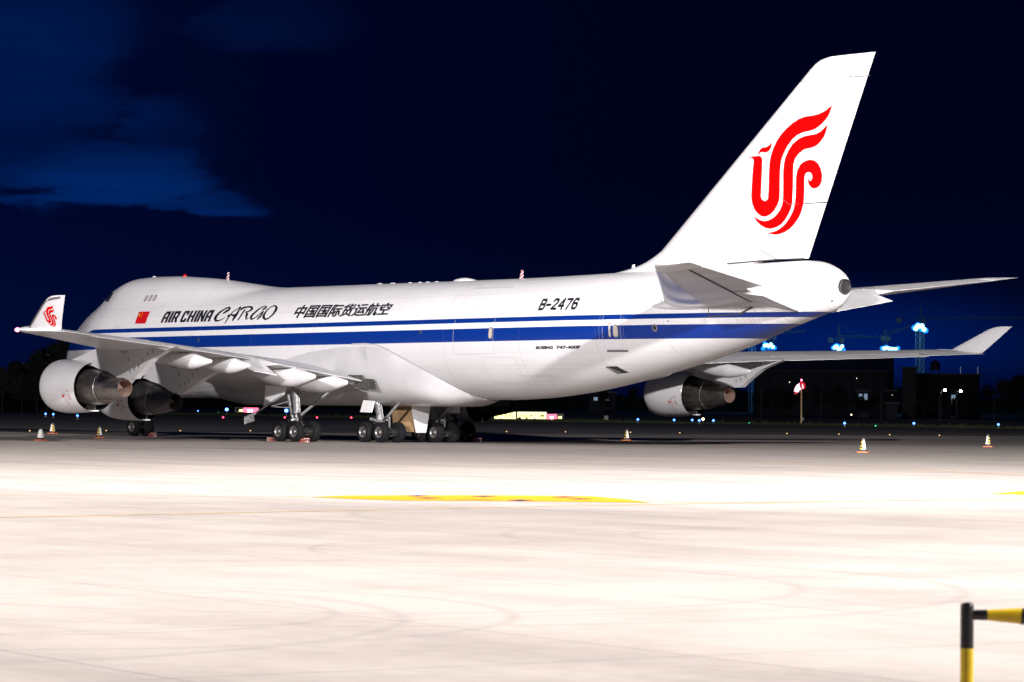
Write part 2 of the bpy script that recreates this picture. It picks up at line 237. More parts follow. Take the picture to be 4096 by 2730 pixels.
# ================================================================ materials
def fuselage_mat():
    m = bpy.data.materials.new('fuselage_paint'); m.use_nodes = True; t = m.node_tree; b = t.nodes['Principled BSDF']
    def nn(ty, **kw):
        n = t.nodes.new(ty)
        for k, v in kw.items(): setattr(n, k, v)
        return n
    def mm(op, a, c=None, clamp=False):
        n = nn('ShaderNodeMath', operation=op); n.use_clamp = clamp
        for i, v in enumerate((a, c)):
            if v is None: continue
            if isinstance(v, (int, float)): n.inputs[i].default_value = v
            else: t.links.new(v, n.inputs[i])
        return n.outputs[0]
    tc = nn('ShaderNodeTexCoord'); sp = nn('ShaderNodeSeparateXYZ'); t.links.new(tc.outputs['Object'], sp.inputs[0])
    a = mm('MULTIPLY', sp.outputs[0], -1.0); z = sp.outputs[2]
    # painted lines climb a little towards the tail
    d = mm('MULTIPLY', mm('SUBTRACT', mm('MINIMUM', mm('MAXIMUM', a, 4.0), 52.0), 12.0), .0036); zz = mm('SUBTRACT', z, d)
    def band(lo, hi):
        return mm('MULTIPLY', mm('GREATER_THAN', zz, lo), mm('LESS_THAN', zz, hi))
    s1 = mm('MULTIPLY', band(6.42, 6.665), mm('GREATER_THAN', a, mm('ADD', mm('MULTIPLY', mm('ABSOLUTE', mm('SUBTRACT', zz, 6.45)), 5.0), 5.6)))
    s2 = band(5.42, 6.115)
    st = mm('MAXIMUM', s1, s2)
    # thin skin joints round the barrel and lengthwise
    def line(x, pos, w): return mm('LESS_THAN', mm('ABSOLUTE', mm('SUBTRACT', x, pos)), w)
    seams = None
    for pos in (2.6, 10.3, 17.8, 24.2, 30.2, 42.1, 48.4, 54.2, 58.9, 61.5, 64.0, 65.4, 66.6):
        l = line(a, pos, .018); seams = l if seams is None else mm('MAXIMUM', seams, l)
    for pos in (4.15, 7.95, 3.35):
        seams = mm('MAXIMUM', seams, mm('MULTIPLY', line(zz, pos, .011), mm('LESS_THAN', a, 66.0)))
    no = nn('ShaderNodeTexNoise'); mp = nn('ShaderNodeMapping'); mp.inputs['Scale'].default_value = (.35, .35, 1.2)
    t.links.new(tc.outputs['Object'], mp.inputs[0]); t.links.new(mp.outputs[0], no.inputs['Vector']); no.inputs['Scale'].default_value = 1.1; no.inputs['Detail'].default_value = 7
    dirt = mm('MULTIPLY', mm('SUBTRACT', no.outputs['Fac'], .42, ), 1.6, True)
    n2 = nn('ShaderNodeTexNoise'); mp2 = nn('ShaderNodeMapping'); mp2.inputs['Scale'].default_value = (3.2, 1, .35)
    t.links.new(tc.outputs['Object'], mp2.inputs[0]); t.links.new(mp2.outputs[0], n2.inputs['Vector']); n2.inputs['Scale'].default_value = 1.6; n2.inputs['Detail'].default_value = 5
    streak = mm('MULTIPLY', mm('MULTIPLY', mm('SUBTRACT', n2.outputs['Fac'], .50), 2.6, True), mm('MULTIPLY', mm('SUBTRACT', a, 54.0), .09, True))
    belly = mm('MULTIPLY', mm('SUBTRACT', 5.0, z), .33, True)
    dm = mm('ADD', mm('MULTIPLY', dirt, mm('ADD', mm('MULTIPLY', belly, .55), .16)), mm('MULTIPLY', streak, .5), True)
    def mix(f, A, B):
        n = nn('ShaderNodeMix', data_type='RGBA'); 
        if isinstance(f, (int, float)): n.inputs[0].default_value = f
        else: t.links.new(f, n.inputs[0])
        for i, c in ((6, A), (7, B)):
            if isinstance(c, tuple): n.inputs[i].default_value = (*c, 1)
            else: t.links.new(c, n.inputs[i])
        return n.outputs[2]
    white = mix(dm, (.78, .77, .78), (.40, .36, .34))
    # below the stripes the colour goes half way to light grey
    white = mix(mm('MULTIPLY', mm('LESS_THAN', zz, 5.42), .5), white, (.56, .55, .56))
    bk = nn('ShaderNodeTexBrick'); bm_ = nn('ShaderNodeMapping'); bm_.inputs['Rotation'].default_value = (math.pi/2, 0, 0); t.links.new(tc.outputs['Object'], bm_.inputs[0]); t.links.new(bm_.outputs[0], bk.inputs['Vector'])
    bk.inputs['Scale'].default_value = 1.0; bk.inputs['Brick Width'].default_value = 3.1; bk.inputs['Row Height'].default_value = .82; bk.inputs['Mortar Size'].default_value = .012; bk.inputs['Mortar Smooth'].default_value = .2
    bk.inputs['Color1'].default_value = (1, 1, 1, 1); bk.inputs['Color2'].default_value = (.945, .94, .95, 1); bk.inputs['Mortar'].default_value = (.84, .83, .83, 1); bk.inputs['Bias'].default_value = -.2
    pmul = nn('ShaderNodeMix', data_type='RGBA', blend_type='MULTIPLY'); pmul.inputs[0].default_value = .8; t.links.new(white, pmul.inputs[6]); t.links.new(bk.outputs['Color'], pmul.inputs[7]); white = pmul.outputs[2]
    blue = mix(mm('MULTIPLY', dm, .4), (.0012, .026, .21), (.015, .025, .13))
    bk2 = nn('ShaderNodeTexBrick'); t.links.new(bm_.outputs[0], bk2.inputs['Vector']); bk2.inputs['Scale'].default_value = 1.0; bk2.inputs['Brick Width'].default_value = .52; bk2.inputs['Row Height'].default_value = .47; bk2.inputs['Mortar Size'].default_value = .013
    bk2.inputs['Color1'].default_value = (1, 1, 1, 1); bk2.inputs['Color2'].default_value = (.93, .92, .91, 1); bk2.inputs['Mortar'].default_value = (.55, .50, .48, 1)
    pm2 = nn('ShaderNodeMix', data_type='RGBA', blend_type='MULTIPLY'); t.links.new(mm('MULTIPLY', mm('GREATER_THAN', a, 63.3), .75), pm2.inputs[0]); t.links.new(white, pm2.inputs[6]); t.links.new(bk2.outputs['Color'], pm2.inputs[7]); white = pm2.outputs[2]
    col = mix(st, white, blue)
    col = mix(mm('MULTIPLY', seams, mm('SUBTRACT', .30, mm('MULTIPLY', st, .2))), col, (.25, .24, .25))
    t.links.new(col, b.inputs['Base Color'])
    b.inputs['Roughness'].default_value = .34; b.inputs['Coat Weight'].default_value = .25; b.inputs['Coat Roughness'].default_value = .15
    return m
MF = fuselage_mat()
M_white = mat('white_paint', (.75, .74, .755), .36, vary=.08, scale=.5, coat=.2)
M_grey = mat('light_grey_paint', (.60, .59, .60), .40, vary=.16, scale=.6, stretch=(.4, 1, 1), coat=.15)
M_nac = mat('nacelle_paint', (.66, .65, .66), .36, vary=.10, scale=.9, coat=.25)
M_metal = mat('polished_aluminium', (.40, .38, .38), .16, 1.0, vary=.25, scale=1.2, stretch=(1, .3, 1))
M_core = mat('heat_stained_metal', (.40, .36, .33), .34, .9, vary=.62, scale=1.5, stretch=(.6, 2.2, 2.2))
M_core_d = mat('dark_core_metal', (.15, .14, .14), .42, .8, vary=.5, scale=1.6)  # darker metal tone, used for the inner engine cores
M_noz = mat('burnt_nozzle_metal', (.48, .33, .27), .42, .55, vary=.3, scale=2.2)
M_dark = mat('dark_cavity', (.02, .02, .022), .7)
M_red = mat('signal_red', (.62, .0004, .0008), .6)
M_red.node_tree.nodes['Principled BSDF'].inputs['Specular IOR Level'].default_value = .05
M_mark = mat('dull_red_marking', (.42, .05, .05), .5)
M_black = mat('black_lettering', (.008, .008, .014), .45)
M_yel = mat('flag_yellow', (.85, .62, .02), .5)
M_glass = mat('dark_window_glass', (.02, .025, .03), .08, coat=.5)
M_blank = mat('plugged_window', (.50, .44, .40), .35)
M_rim = mat('window_rim_metal', (.55, .55, .56), .3, .8)
M_line = mat('panel_joint', (.46, .45, .46), .5)
M_dline = mat('dark_panel_joint', (.05, .045, .045), .6)
M_tyre = mat('tyre_rubber', (.010, .010, .012), .8, vary=.3, scale=6); M_tyre.node_tree.nodes['Principled BSDF'].inputs['Specular IOR Level'].default_value = .12
M_hub = mat('wheel_hub_alloy', (.28, .26, .25), .4, .7, vary=.4, scale=9)
M_strut = mat('grey_enamel_strut', (.36, .36, .37), .35, .3, vary=.6, scale=9)
M_oily = mat('oily_brake_metal', (.10, .095, .09), .35, .8, vary=.5, scale=12)
M_chrome = mat('chromed_piston', (.8, .8, .8), .12, 1.0)
M_tan = mat('tan_door_lining', (.42, .27, .14), .55, vary=.35, scale=2.2)
M_redlamp = glowmat('red_lamp', (1, .12, .22), 18)
M_orange = mat('orange_plastic', (.75, .16, .03), .5)
# ================================================================ aircraft
AC = empty('cargo_aircraft', (-35, 0, -.06))
tag(AC, 'large white four-engined cargo aircraft with blue stripes and red phoenix tail', 'aircraft')
OFF = Vector((35, 0, 0))
def part(o, parent=None):
    "parts keep the aircraft frame as their own frame"
    if parent is None: o.parent = AC; o.location = OFF
    else: o.parent = parent; o.location = (0, 0, 0)
    return o
# ---- fuselage skin
NPH = 112
def skin_ring(a, extra=None):
    H, prm = section(a, 240); zc = prm[1]
    ang = np.arctan2(H[:, 1]-zc, H[:, 0]); o = np.argsort(ang); H = H[o]; ang = ang[o]
    ang = np.concatenate([ang-2*np.pi, ang, ang+2*np.pi]); HH = np.vstack([H, H, H]); out = []
    for i in range(NPH):
        th = -np.pi+2*np.pi*i/NPH
        y = np.interp(th, ang, HH[:, 0]); z = np.interp(th, ang, HH[:, 1])
        out.append((a, y, z))
    return out
As = [0, .04, .12, .25, .45, .7, 1.0, 1.4, 1.8, 2.3, 2.8]+[3.2+.4*i for i in range(158)]
As = [x for x in As if x < 66.2]+[66.2, 66.6, 67.0, 67.3, 67.6, 67.85, 68.05, 68.25, 68.45, 68.6, 68.7, 68.8]
rings = [[V(*q) for q in skin_ring(a)] for a in As]
mb = MB(); mb.loft(rings)
fus = part(mb.build('fuselage', MF, angle=50))
# ---- wing to body fairing
mb = MB(); rs = []
def sm(x): x = min(max(x, 0), 1); return x*x*(3-2*x)
fa = [16+.5*i for i in range(54)]
edge_a = [16, 20, 24, 30, 33, 35.3, 36.3, 37.3, 38.5, 39.7, 40.7, 41.5, 42.1, 42.6]
edge_z = [2.9, 3.2, 4.2, 5.2, 5.45, 5.5, 5.42, 5.15, 4.7, 4.2, 3.7, 3.2, 2.75, 2.45]
for a in fa:
    ze = float(np.interp(a, edge_a, edge_z)); dmax = .36*sm((a-16)/5)*sm((42.9-a)/3.2)
    zb = station(a)[0]; row = []
    n = 22
    half = []
    for i in range(n+1):
        f = i/n
        z = ze+(zb-ze)*math.sin(f*math.pi/2)**1.0 if i < n else zb
        p = side(a, z) if i < n else 0.0
        ny, nzv = p/3.25, (z-5.72)/3.25
        d = .02+dmax*sm(f*1.35)
        psi = math.asin(min(max((5.72-z)/3.25, 0), 1)); d += .52*dmax/.36*math.sin(2*psi)**2*sm(f*2.2)
        sideb = .08*sm((a-17)/4)*sm((42.4-a)/1.5)*sm(f*6)
        half.append((a, p+max(ny, 0)*d*.75+sideb*(p/3.25), z+nzv*d))
    half[0] = (a, side(a, ze)-.03, ze)
    rs.append([V(*q) for q in half]+[V(q[0], -q[1], q[2]) for q in half[::-1][1:]])
vs = [v for r in rs for v in r]; n = len(rs[0]); fs = []
for j in range(len(rs)-1):
    for i in range(n-1): fs.append((j*n+i, j*n+i+1, (j+1)*n+i+1, (j+1)*n+i))
mb.add(vs, fs); part(mb.build('wing_body_fairing', mat('fairing_paint', (.57, .56, .57), .36, vary=.2, scale=.35, coat=.2), angle=50))
# ---- conforming decals on the skin
def decal_f(name, polys, mt, thick=.012, step=.09, astep=1.0, func=None, parent=None):
    "polys: list of (a,z) outlines laid on the port skin"
    bm = bmesh.new()
    for P in polys:
        vs = [bm.verts.new((x, y, 0)) for x, y in P]
        try: f = bm.faces.new(vs)
        except ValueError: continue
    bmesh.ops.triangulate(bm, faces=bm.faces[:])
    return _finish_decal(name, bm, mt, thick, step, astep, func, parent)
def _finish_decal(name, bm, mt, thick, step, astep, func, parent=None):
    zs = [v.co.y for v in bm.verts]; xs = [v.co.x for v in bm.verts]
    y = min(zs)+step
    while y < max(zs):
        bmesh.ops.bisect_plane(bm, geom=bm.verts[:]+bm.edges[:]+bm.faces[:], plane_co=(0, y, 0), plane_no=(0, 1, 0)); y += step
    x = min(xs)+astep
    while x < max(xs):
        bmesh.ops.bisect_plane(bm, geom=bm.verts[:]+bm.edges[:]+bm.faces[:], plane_co=(x, 0, 0), plane_no=(1, 0, 0)); x += astep
    for v in bm.verts:
        a, z = v.co.x, v.co.y
        if func: v.co = func(a, z, thick)
        else: v.co = V(a, side2(a, z)+thick, z)
    me = bpy.data.meshes.new(name); bm.to_mesh(me); bm.free(); me.materials.append(mt)
    o = link(bpy.data.objects.new(name, me)); return part(o, parent)
def side2(a, z):
    k = math.floor(a*10)/10; t = (a-k)/.1
    return side(k, z)*(1-t)+side(k+.1, z)*t
def rect(a0, a1, z0, z1): return [(a0, z0), (a1, z0), (a1, z1), (a0, z1)]
def rrect(a0, a1, z0, z1, r, n=5):
    out = []
    for cx, cz, s in ((a1-r, z1-r, 0), (a0+r, z1-r, 1), (a0+r, z0+r, 2), (a1-r, z0+r, 3)):
        for i in range(n+1):
            t = math.pi/2*(s+i/n); out.append((cx+r*math.cos(t), cz+r*math.sin(t)))
    return out
def frame(pts, w):
    "closed outline as a thin ribbon: list of quads"
    n = len(pts); out = []; c = Vector((sum(p[0] for p in pts)/n, sum(p[1] for p in pts)/n))
    inn = []
    for i in range(n):
        a, b, d = Vector(pts[i-1]), Vector(pts[i]), Vector(pts[(i+1) % n]); t = (d-a).normalized(); nn = Vector((-t.y, t.x))
        if (c-b).dot(nn) < 0: nn = -nn
        inn.append(b+nn*w)
    for i in range(n):
        j = (i+1) % n; out.append([pts[i], pts[j], tuple(inn[j]), tuple(inn[i])])
    return out
def text_decal(name, body, quad, mt, bold=.0, parent=None, shear=0):
    "quad: (a,z) of bottom-left, bottom-right, top-left, top-right of the ink box"
    cu = bpy.data.curves.new(name, 'FONT'); cu.body = body; cu.offset = bold; cu.resolution_u = 3; cu.shear = shear; cu.fill_mode = 'FRONT'
    ob = bpy.data.objects.new(name, cu); link(ob); dg = bpy.context.evaluated_depsgraph_get(); dg.update()
    me = bpy.data.meshes.new_from_object(ob.evaluated_get(dg)); bpy.data.objects.remove(ob)
    xs = [v.co.x for v in me.vertices]; ys = [v.co.y for v in me.vertices]; x0, x1, y0, y1 = min(xs), max(xs), min(ys), max(ys)
    bm = bmesh.new(); bm.from_mesh(me); bl, br, tl, tr = [Vector(q) for q in quad]
    for v in bm.verts:
        s, t = (v.co.x-x0)/(x1-x0), (v.co.y-y0)/(y1-y0)
        q = (bl*(1-s)+br*s)*(1-t)+(tl*(1-s)+tr*s)*t; v.co = (q.x, q.y, 0)
    bmesh.ops.triangulate(bm, faces=bm.faces[:])
    return bm
def put_text(name, body, quad, mt, bold=0., func=None, parent=None, shear=0, lift=.012):
    bm = text_decal(name, body, quad, mt, bold, parent, shear); return _finish_decal(name, bm, mt, lift, .09, 1.0, func, parent)
def join_meshes(a, b):
    bm = bmesh.new(); bm.from_mesh(a); bm.from_mesh(b); bm.to_mesh(a); bm.free(); return a
# airline name, heavy condensed capitals built from strokes
def letter(ch, x, w, z0=6.97, z1=7.66):
    h = z1-z0; s = .235; B = lambda a0, a1, b0, b1: rect(x+a0, x+a1, z0+b0*h, z0+b1*h)
    k = .12
    if ch == 'A': return [[(x, z0), (x+s, z0), (x+s, z1-.16), (x+.02, z1-.16)], [(x+w-s, z0), (x+w, z0), (x+w, z1-.15), (x+w-s, z1-.15)], [(x+.02, z1-.16), (x+w, z1-.16), (x+w, z1), (x+.14, z1)], B(s, w-s, .34, .50)]
    if ch == 'I': return [B(0, s+.02, 0, 1)]
    if ch == 'R': return [B(0, s, 0, 1), [(x+s, z1-.15), (x+w, z1-.15), (x+w-.03, z1), (x+s, z1)], [(x+w-s, z0+.5*h), (x+w, z0+.5*h), (x+w, z1-.15), (x+w-s, z1-.15)], B(s, w-.04, .36, .5), [(x+w-s-.1, z0+.36*h), (x+w-.1, z0+.36*h), (x+w+.03, z0), (x+w-s, z0)]]
    if ch == 'C': return [[(x, z0+.1), (x+s, z0+.1), (x+s, z1-.1), (x, z1-.1)], [(x+.06, z0), (x+w-.05, z0), (x+w, z0+.13), (x, z0+.13)], [(x, z1-.13), (x+w, z1-.13), (x+w-.04, z1), (x+.06, z1)], B(w-s, w, .13, .33), B(w-s, w, .64, .86)]
    if ch == 'H': return [B(0, s, 0, 1), B(w-s, w, 0, 1), B(s, w-s, .42, .58)]
    if ch == 'N': return [B(0, s, 0, 1), B(w-s, w, 0, 1), [(x+s-.03, z1), (x+s-.03, z1-.28), (x+w-s+.03, z0), (x+w-s+.03, z0+.28)]]
polys = []
for ch, x, w in (('A', 14.42, .66), ('I', 15.16, .2), ('R', 15.48, .66), ('C', 16.46, .62), ('H', 17.18, .66), ('I', 17.93, .2), ('N', 18.24, .68), ('A', 18.99, .66)): polys += letter(ch, x, w)
o = decal_f('airline_lettering', polys, M_black); o['label'] = 'black block capitals of the airline name'
mbp = []
for Lf, Rt in BK['cargo']:
    for i in range(len(Lf)-1): mbp.append([Lf[i], Lf[i+1], Rt[i+1], Rt[i]])
decal_f('airline_lettering', mbp, M_black, thick=.016)['label'] = 'black brush script lettering'
for i_, (da, dz) in enumerate(((0, 0), (.05, .0), (.025, .018), (.07, .006))):
    o_ = put_text('airline_lettering', '中国国际货运航空', [(27.85+da, 7.02+dz), (36.75+da, 7.07+dz), (28.0+da, 7.80+dz), (36.85+da, 7.76+dz)], M_black, bold=.012, lift=.012+.004*i_)
    o_['label'] = 'black Chinese characters of the airline name'
    if i_ == 0: zh_ = o_
    else: zh_.data = join_meshes(zh_.data, o_.data); bpy.data.objects.remove(o_)
def strokes(glyphs, x0, z0, w, h, gap, lw):
    out = []; x = x0
    for g in glyphs:
        gw = w*.8 if g is GL['-'] else w
        for pl in g:
            P = [Vector((x+px*gw, z0+pz*h)) for px, pz in pl]
            for A, B in zip(P, P[1:]):
                t = (B-A).normalized(); n = Vector((-t.y, t.x))*lw/2; e = t*lw*.35
                out.append([tuple(A-n-e), tuple(B-n+e), tuple(B+n+e), tuple(A+n-e)])
        x += gw+gap
    return out
GL = {'B': [[(.1, .05), (.1, .95), (.8, .95), (.95, .82), (.95, .62), (.8, .52), (.1, .52)], [(.8, .52), (.98, .38), (.98, .18), (.82, .05), (.1, .05)]], '-': [[(0, .45), (1, .45)]],
      '2': [[(.05, .78), (.15, .93), (.4, .97), (.8, .93), (.95, .78), (.9, .6), (.06, .08), (1, .05)]], '4': [[(.78, 0), (.78, .98), (.05, .32), (1, .32)]],
      '7': [[(0, .94), (.98, .94), (.4, 0)]], '6': [[(.92, .80), (.8, .94), (.3, .95), (.08, .75), (.08, .2), (.25, .05), (.75, .05), (.93, .2), (.93, .42), (.75, .55), (.3, .55), (.1, .42)]]}
decal_f('registration_lettering', strokes([GL[c] for c in 'B-2476'], 49.60, 7.15, .385, .55, .14, .125), M_black)
put_text('maker_lettering', 'BOEING', [(49.68, 5.10), (50.98, 5.10), (49.76, 5.26), (51.05, 5.26)], M_black, bold=.055)
put_text('type_lettering', '747-400F', [(51.22, 5.10), (52.98, 5.10), (51.30, 5.265), (53.05, 5.27)], M_black, bold=.055)
# national flag
fl = decal_f('flag', [[(11.63, 6.95), (12.79, 6.95), (12.68, 7.69), (11.44, 7.70)]], mat('flag_red', (.60, .006, .01), .45))
def star(cx, cz, r, rot=0):
    return [[(cx, cz), (cx+r*math.cos(t), cz+r*math.sin(t)), (cx+.4*r*math.cos(t+math.pi/5), cz+.4*r*math.sin(t+math.pi/5))] for t in [math.pi/2+rot+k*2*math.pi/5 for k in range(5)]]+[[(cx, cz), (cx+.4*r*math.cos(t-math.pi/5), cz+.4*r*math.sin(t-math.pi/5)), (cx+r*math.cos(t), cz+r*math.sin(t))] for t in [math.pi/2+rot+k*2*math.pi/5 for k in range(5)]]
for cx, cz, r_ in ((11.70, 7.49, .115), (11.90, 7.62, .04), (12.0, 7.54, .04), (12.0, 7.43, .04), (11.92, 7.35, .04)): decal_f('star', star(cx, cz, r_, .3 if r_ < .1 else 0), M_yel, thick=.02, parent=fl)
# upper deck windows
for k, a in enumerate((11.44, 11.92, 12.41)):
    w = decal_f('cabin_window', [rrect(a-.15, a+.15, 8.34, 8.72, .13)], M_rim, thick=.012)
    decal_f('window_pane', [rrect(a-.10, a+.10, 8.39, 8.67, .09)], M_blank, thick=.02, parent=w)
for a, z, w_, h_ in ((46.09, 5.98, .17, .32), (55.66, 5.98, .2, .33)):
    w = decal_f('cabin_window', [rrect(a-w_, a+w_, z-h_, z+h_, w_*.9)], M_rim)
    decal_f('window_pane', [rrect(a-w_+.05, a+w_-.05, z-h_+.05, z+h_-.05, w_*.65)], M_blank, thick=.02, parent=w)
for a, z, r in ((18.85, 5.88, .1), (40.12, 6.09, .09), (58.3, 6.11, .17), (4.6, 5.80, .09)):
    w = decal_f('port_hole', [rrect(a-r, a+r, z-r*1.1, z+r*1.1, r*.99)], M_rim); decal_f('window_pane', [rrect(a-r*.65, a+r*.65, z-r*.7, z+r*.7, r*.6)], M_glass, thick=.02, parent=w)
# cockpit side windows
for P in ([(5.35, 8.48), (6.02, 8.44), (6.10, 9.0), (5.75, 9.0)], [(6.08, 8.47), (6.38, 8.43), (6.44, 9.0), (6.16, 9.0)], [(6.43, 8.43), (6.76, 8.39), (6.76, 8.98), (6.49, 9.0)]):
    decal_f('cockpit_window', [P], M_glass, thick=.015)
# main deck cargo door, aft door, belly door
cd = decal_f('cargo_door', frame(rrect(42.95, 46.32, 4.87, 8.44, .12), .022), M_line, thick=.010)
decal_f('hinge_bar', [rect(43.0, 46.3, 8.47, 8.53), rect(41.4, 48.0, 8.60, 8.63)], M_white, thick=.05, parent=cd)
for a in (44.45, 45.45): decal_f('latch_window', frame(rect(a-.13, a+.13, 7.13, 7.36), .03), M_line, thick=.010, parent=cd)
dr = decal_f('rear_door', frame(rrect(54.72, 56.0, 5.04, 6.98, .16), .02), M_line, thick=.010)
decal_f('door_surround', frame(rrect(54.5, 56.2, 4.95, 7.1, .2), .008), M_line, thick=.010, parent=dr)
decal_f('door_handle', [rrect(55.19, 55.33, 5.68, 6.3, .06)], M_blank, thick=.03, parent=dr); decal_f('door_handle', [rect(55.12, 55.4, 6.34, 6.37)], M_mark, thick=.02, parent=dr)
decal_f('door_sill', [rect(54.8, 56.15, 4.93, 5.02)], mat('sill_rubber', (.12, .12, .13), .6), thick=.04, parent=dr)
fd = decal_f('lower_cargo_door', frame(rrect(45.2, 47.9, 3.35, 4.72, .12), .02), M_line, thick=.010)
ov = decal_f('outflow_valve', [[(54.02, 4.20), (54.30, 3.84), (55.0, 3.90), (54.75, 4.22)]], M_dark, thick=.012)
decal_f('valve_flap', [[(54.12, 4.12), (54.22, 4.16), (54.6, 3.92), (54.5, 3.86)]], M_rim, thick=.06, parent=ov)
decal_f('access_panel', frame(rrect(9.3, 10.1, 6.72, 6.86, .05), .02), M_line, thick=.010)
decal_f('access_panel', frame(rrect(47.6, 50.2, 3.66, 3.76, .03), .02), M_line, thick=.010)
for a, z in ((58.6, 7.45), (58.55, 7.18), (59.2, 6.43)): decal_f('static_port', [rect(a-.07, a+.07, z-.02, z+.02)], M_black, thick=.012)
# crown: satellite dome, blade antennas, beacons
mb = MB(); rr = []
for i in range(15):
    f = i/14; h = .21*(math.sin(math.pi*f)**.45 if 0 < f < 1 else .02)*(1-.35*max(0, f-.6)/.4); w = .36*(math.sin(math.pi*f)**.5 if 0 < f < 1 else .04)
    rr.append([V(38.85+2.05*f, w*math.cos(t), 8.93+h*max(math.sin(t), -.15)) for t in [2*math.pi*k/16 for k in range(16)]])
mb.loft(rr); part(mb.build('satellite_antenna_dome', M_white))
def blade(a, z, h, ch, mt, lean=.18, name='blade_antenna'):
    mb = MB(); rr = []
    for f in (0, .25, .5, .75, 1):
        a0 = a+lean*f; c = ch*(1-.45*f); rr.append([V(a0+c*x, .03*(1-.5*f)*y, z+h*f) for x, y in ((0, 0), (.25, 1), (.7, .8), (1, 0), (.7, -.8), (.25, -1))])
    mb.loft(rr); return part(mb.build(name, mt, smooth=False))
def stripe_mat(name, c1, c2, freq, d=(1, 0, 1), rough=.5):
    m = bpy.data.materials.new(name); m.use_nodes = True; t = m.node_tree; b = t.nodes['Principled BSDF']; b.inputs['Roughness'].default_value = rough
    c = t.nodes.new('ShaderNodeTexCoord'); dp = t.nodes.new('ShaderNodeVectorMath'); dp.operation = 'DOT_PRODUCT'; dp.inputs[1].default_value = tuple(x*freq for x in d)
    f = t.nodes.new('ShaderNodeMath'); f.operation = 'FRACT'; g = t.nodes.new('ShaderNodeMath'); g.operation = 'GREATER_THAN'; g.inputs[1].default_value = .5
    x = t.nodes.new('ShaderNodeMix'); x.data_type = 'RGBA'; x.inputs[6].default_value = (*c1, 1); x.inputs[7].default_value = (*c2, 1)
    t.links.new(c.outputs['Object'], dp.inputs[0]); t.links.new(dp.outputs['Value'], f.inputs[0]); t.links.new(f.outputs[0], g.inputs[0]); t.links.new(g.outputs[0], x.inputs[0]); t.links.new(x.outputs[2], b.inputs['Base Color'])
    return m
M_rw = stripe_mat('red_and_white_stripes', (.75, .73, .73), (.35, .03, .04), 5.5, (.6, 0, 1))
blade(16.9, 9.55, .48, .34, M_rw); blade(44.5, 8.93, .50, .36, M_rw); blade(53.45, 9.03, .45, .34, M_white)
for a, z, l in ((9.1, 9.94, .45), (32.2, 8.96, .55), (33.4, 8.96, .6)):
    mb = MB(); rr = []
    for i in range(7):
        f = i/6; rr.append([V(a+l*(f-.5), .1*math.sin(math.pi*f)**.5*math.cos(t), z+.07*max(0, math.sin(math.pi*f))**.5*math.sin(t)) for t in [2*math.pi*k/10 for k in range(10)]])
    mb.loft(rr); part(mb.build('low_profile_antenna', M_white))
for a in (35.0, 35.9, 36.6, 37.4): 
    mb = MB(); mb.lathe([(0, .12), (.04, .11), (.06, 0)], V(a, 0, 8.955), (0, 0, 1), 12); part(mb.build('crown_fitting', M_white))
mb = MB(); mb.lathe([(-.05, .12), (.03, .12), (.09, .08), (.10, 0)], V(12.5, 0, 9.92), (0, 0, 1), 14); part(mb.build('beacon', mat('beacon_red', (.6, .01, .01), .3, emit=(1, .02, .02), estr=.12)))
# tail cone exhaust
mb = MB(); mb.lathe([(-.10, .40), (.14, .37), (.16, .33), (.05, .30), (.04, 0)], V(68.80, 0, 8.0), (-1, 0, -.05), 28)
part(mb.build('auxiliary_exhaust', mat('exhaust_dark_metal', (.10, .095, .10), .35, .7)))
mb = MB(); mb.lathe([(0, .09), (.05, .1), (.12, 0)], V(68.45, .45, 7.35), (-1, .4, 0), 12); part(mb.build('tail_lamp', M_chrome))
# dark sliding seal slot under the port tail plane
decal_f('tail_plane_slot', [[(61.8, 6.60), (63.61, 6.70), (63.63, 6.76), (61.8, 6.66)], [(63.60, 6.69), (64.48, 7.02), (64.38, 7.09), (63.6, 6.77)], rect(61.74, 61.79, 6.6, 7.05)], mat('dark_slot_metal', (.07, .06, .05), .5), thick=.02)
for pl_ in ([(59.27, 7.20), (60.17, 7.05), (61.74, 6.96), (63.6, 6.92), (64.2, 7.02)], [(64.5, 7.05), (65.4, 6.95), (66.2, 6.8)], [(61.5, 8.9), (64.0, 8.82), (66.8, 8.7)]):
    decal_f('seal_plate_joint', [[(a0, z0), (a1, z1), (a1, z1+.03), (a0, z0+.03)] for (a0, z0), (a1, z1) in zip(pl_, pl_[1:])], M_line, thick=.012)
# outline of the wing to body fairing
ep = [(34.0, 5.485), (35.3, 5.50), (36.3, 5.42), (37.3, 5.15), (38.5, 4.70), (39.7, 4.20), (40.7, 3.70), (41.5, 3.20), (42.1, 2.80)]
decal_f('fairing_edge', [[(a0, z0), (a1, z1), (a1, z1+.05), (a0, z0+.05)] for (a0, z0), (a1, z1) in zip(ep, ep[1:])], M_line, thick=.05)
decal_f('fairing_joint', [rect(35.28, 35.32, 3.3, 5.45)], M_line, thick=.19)
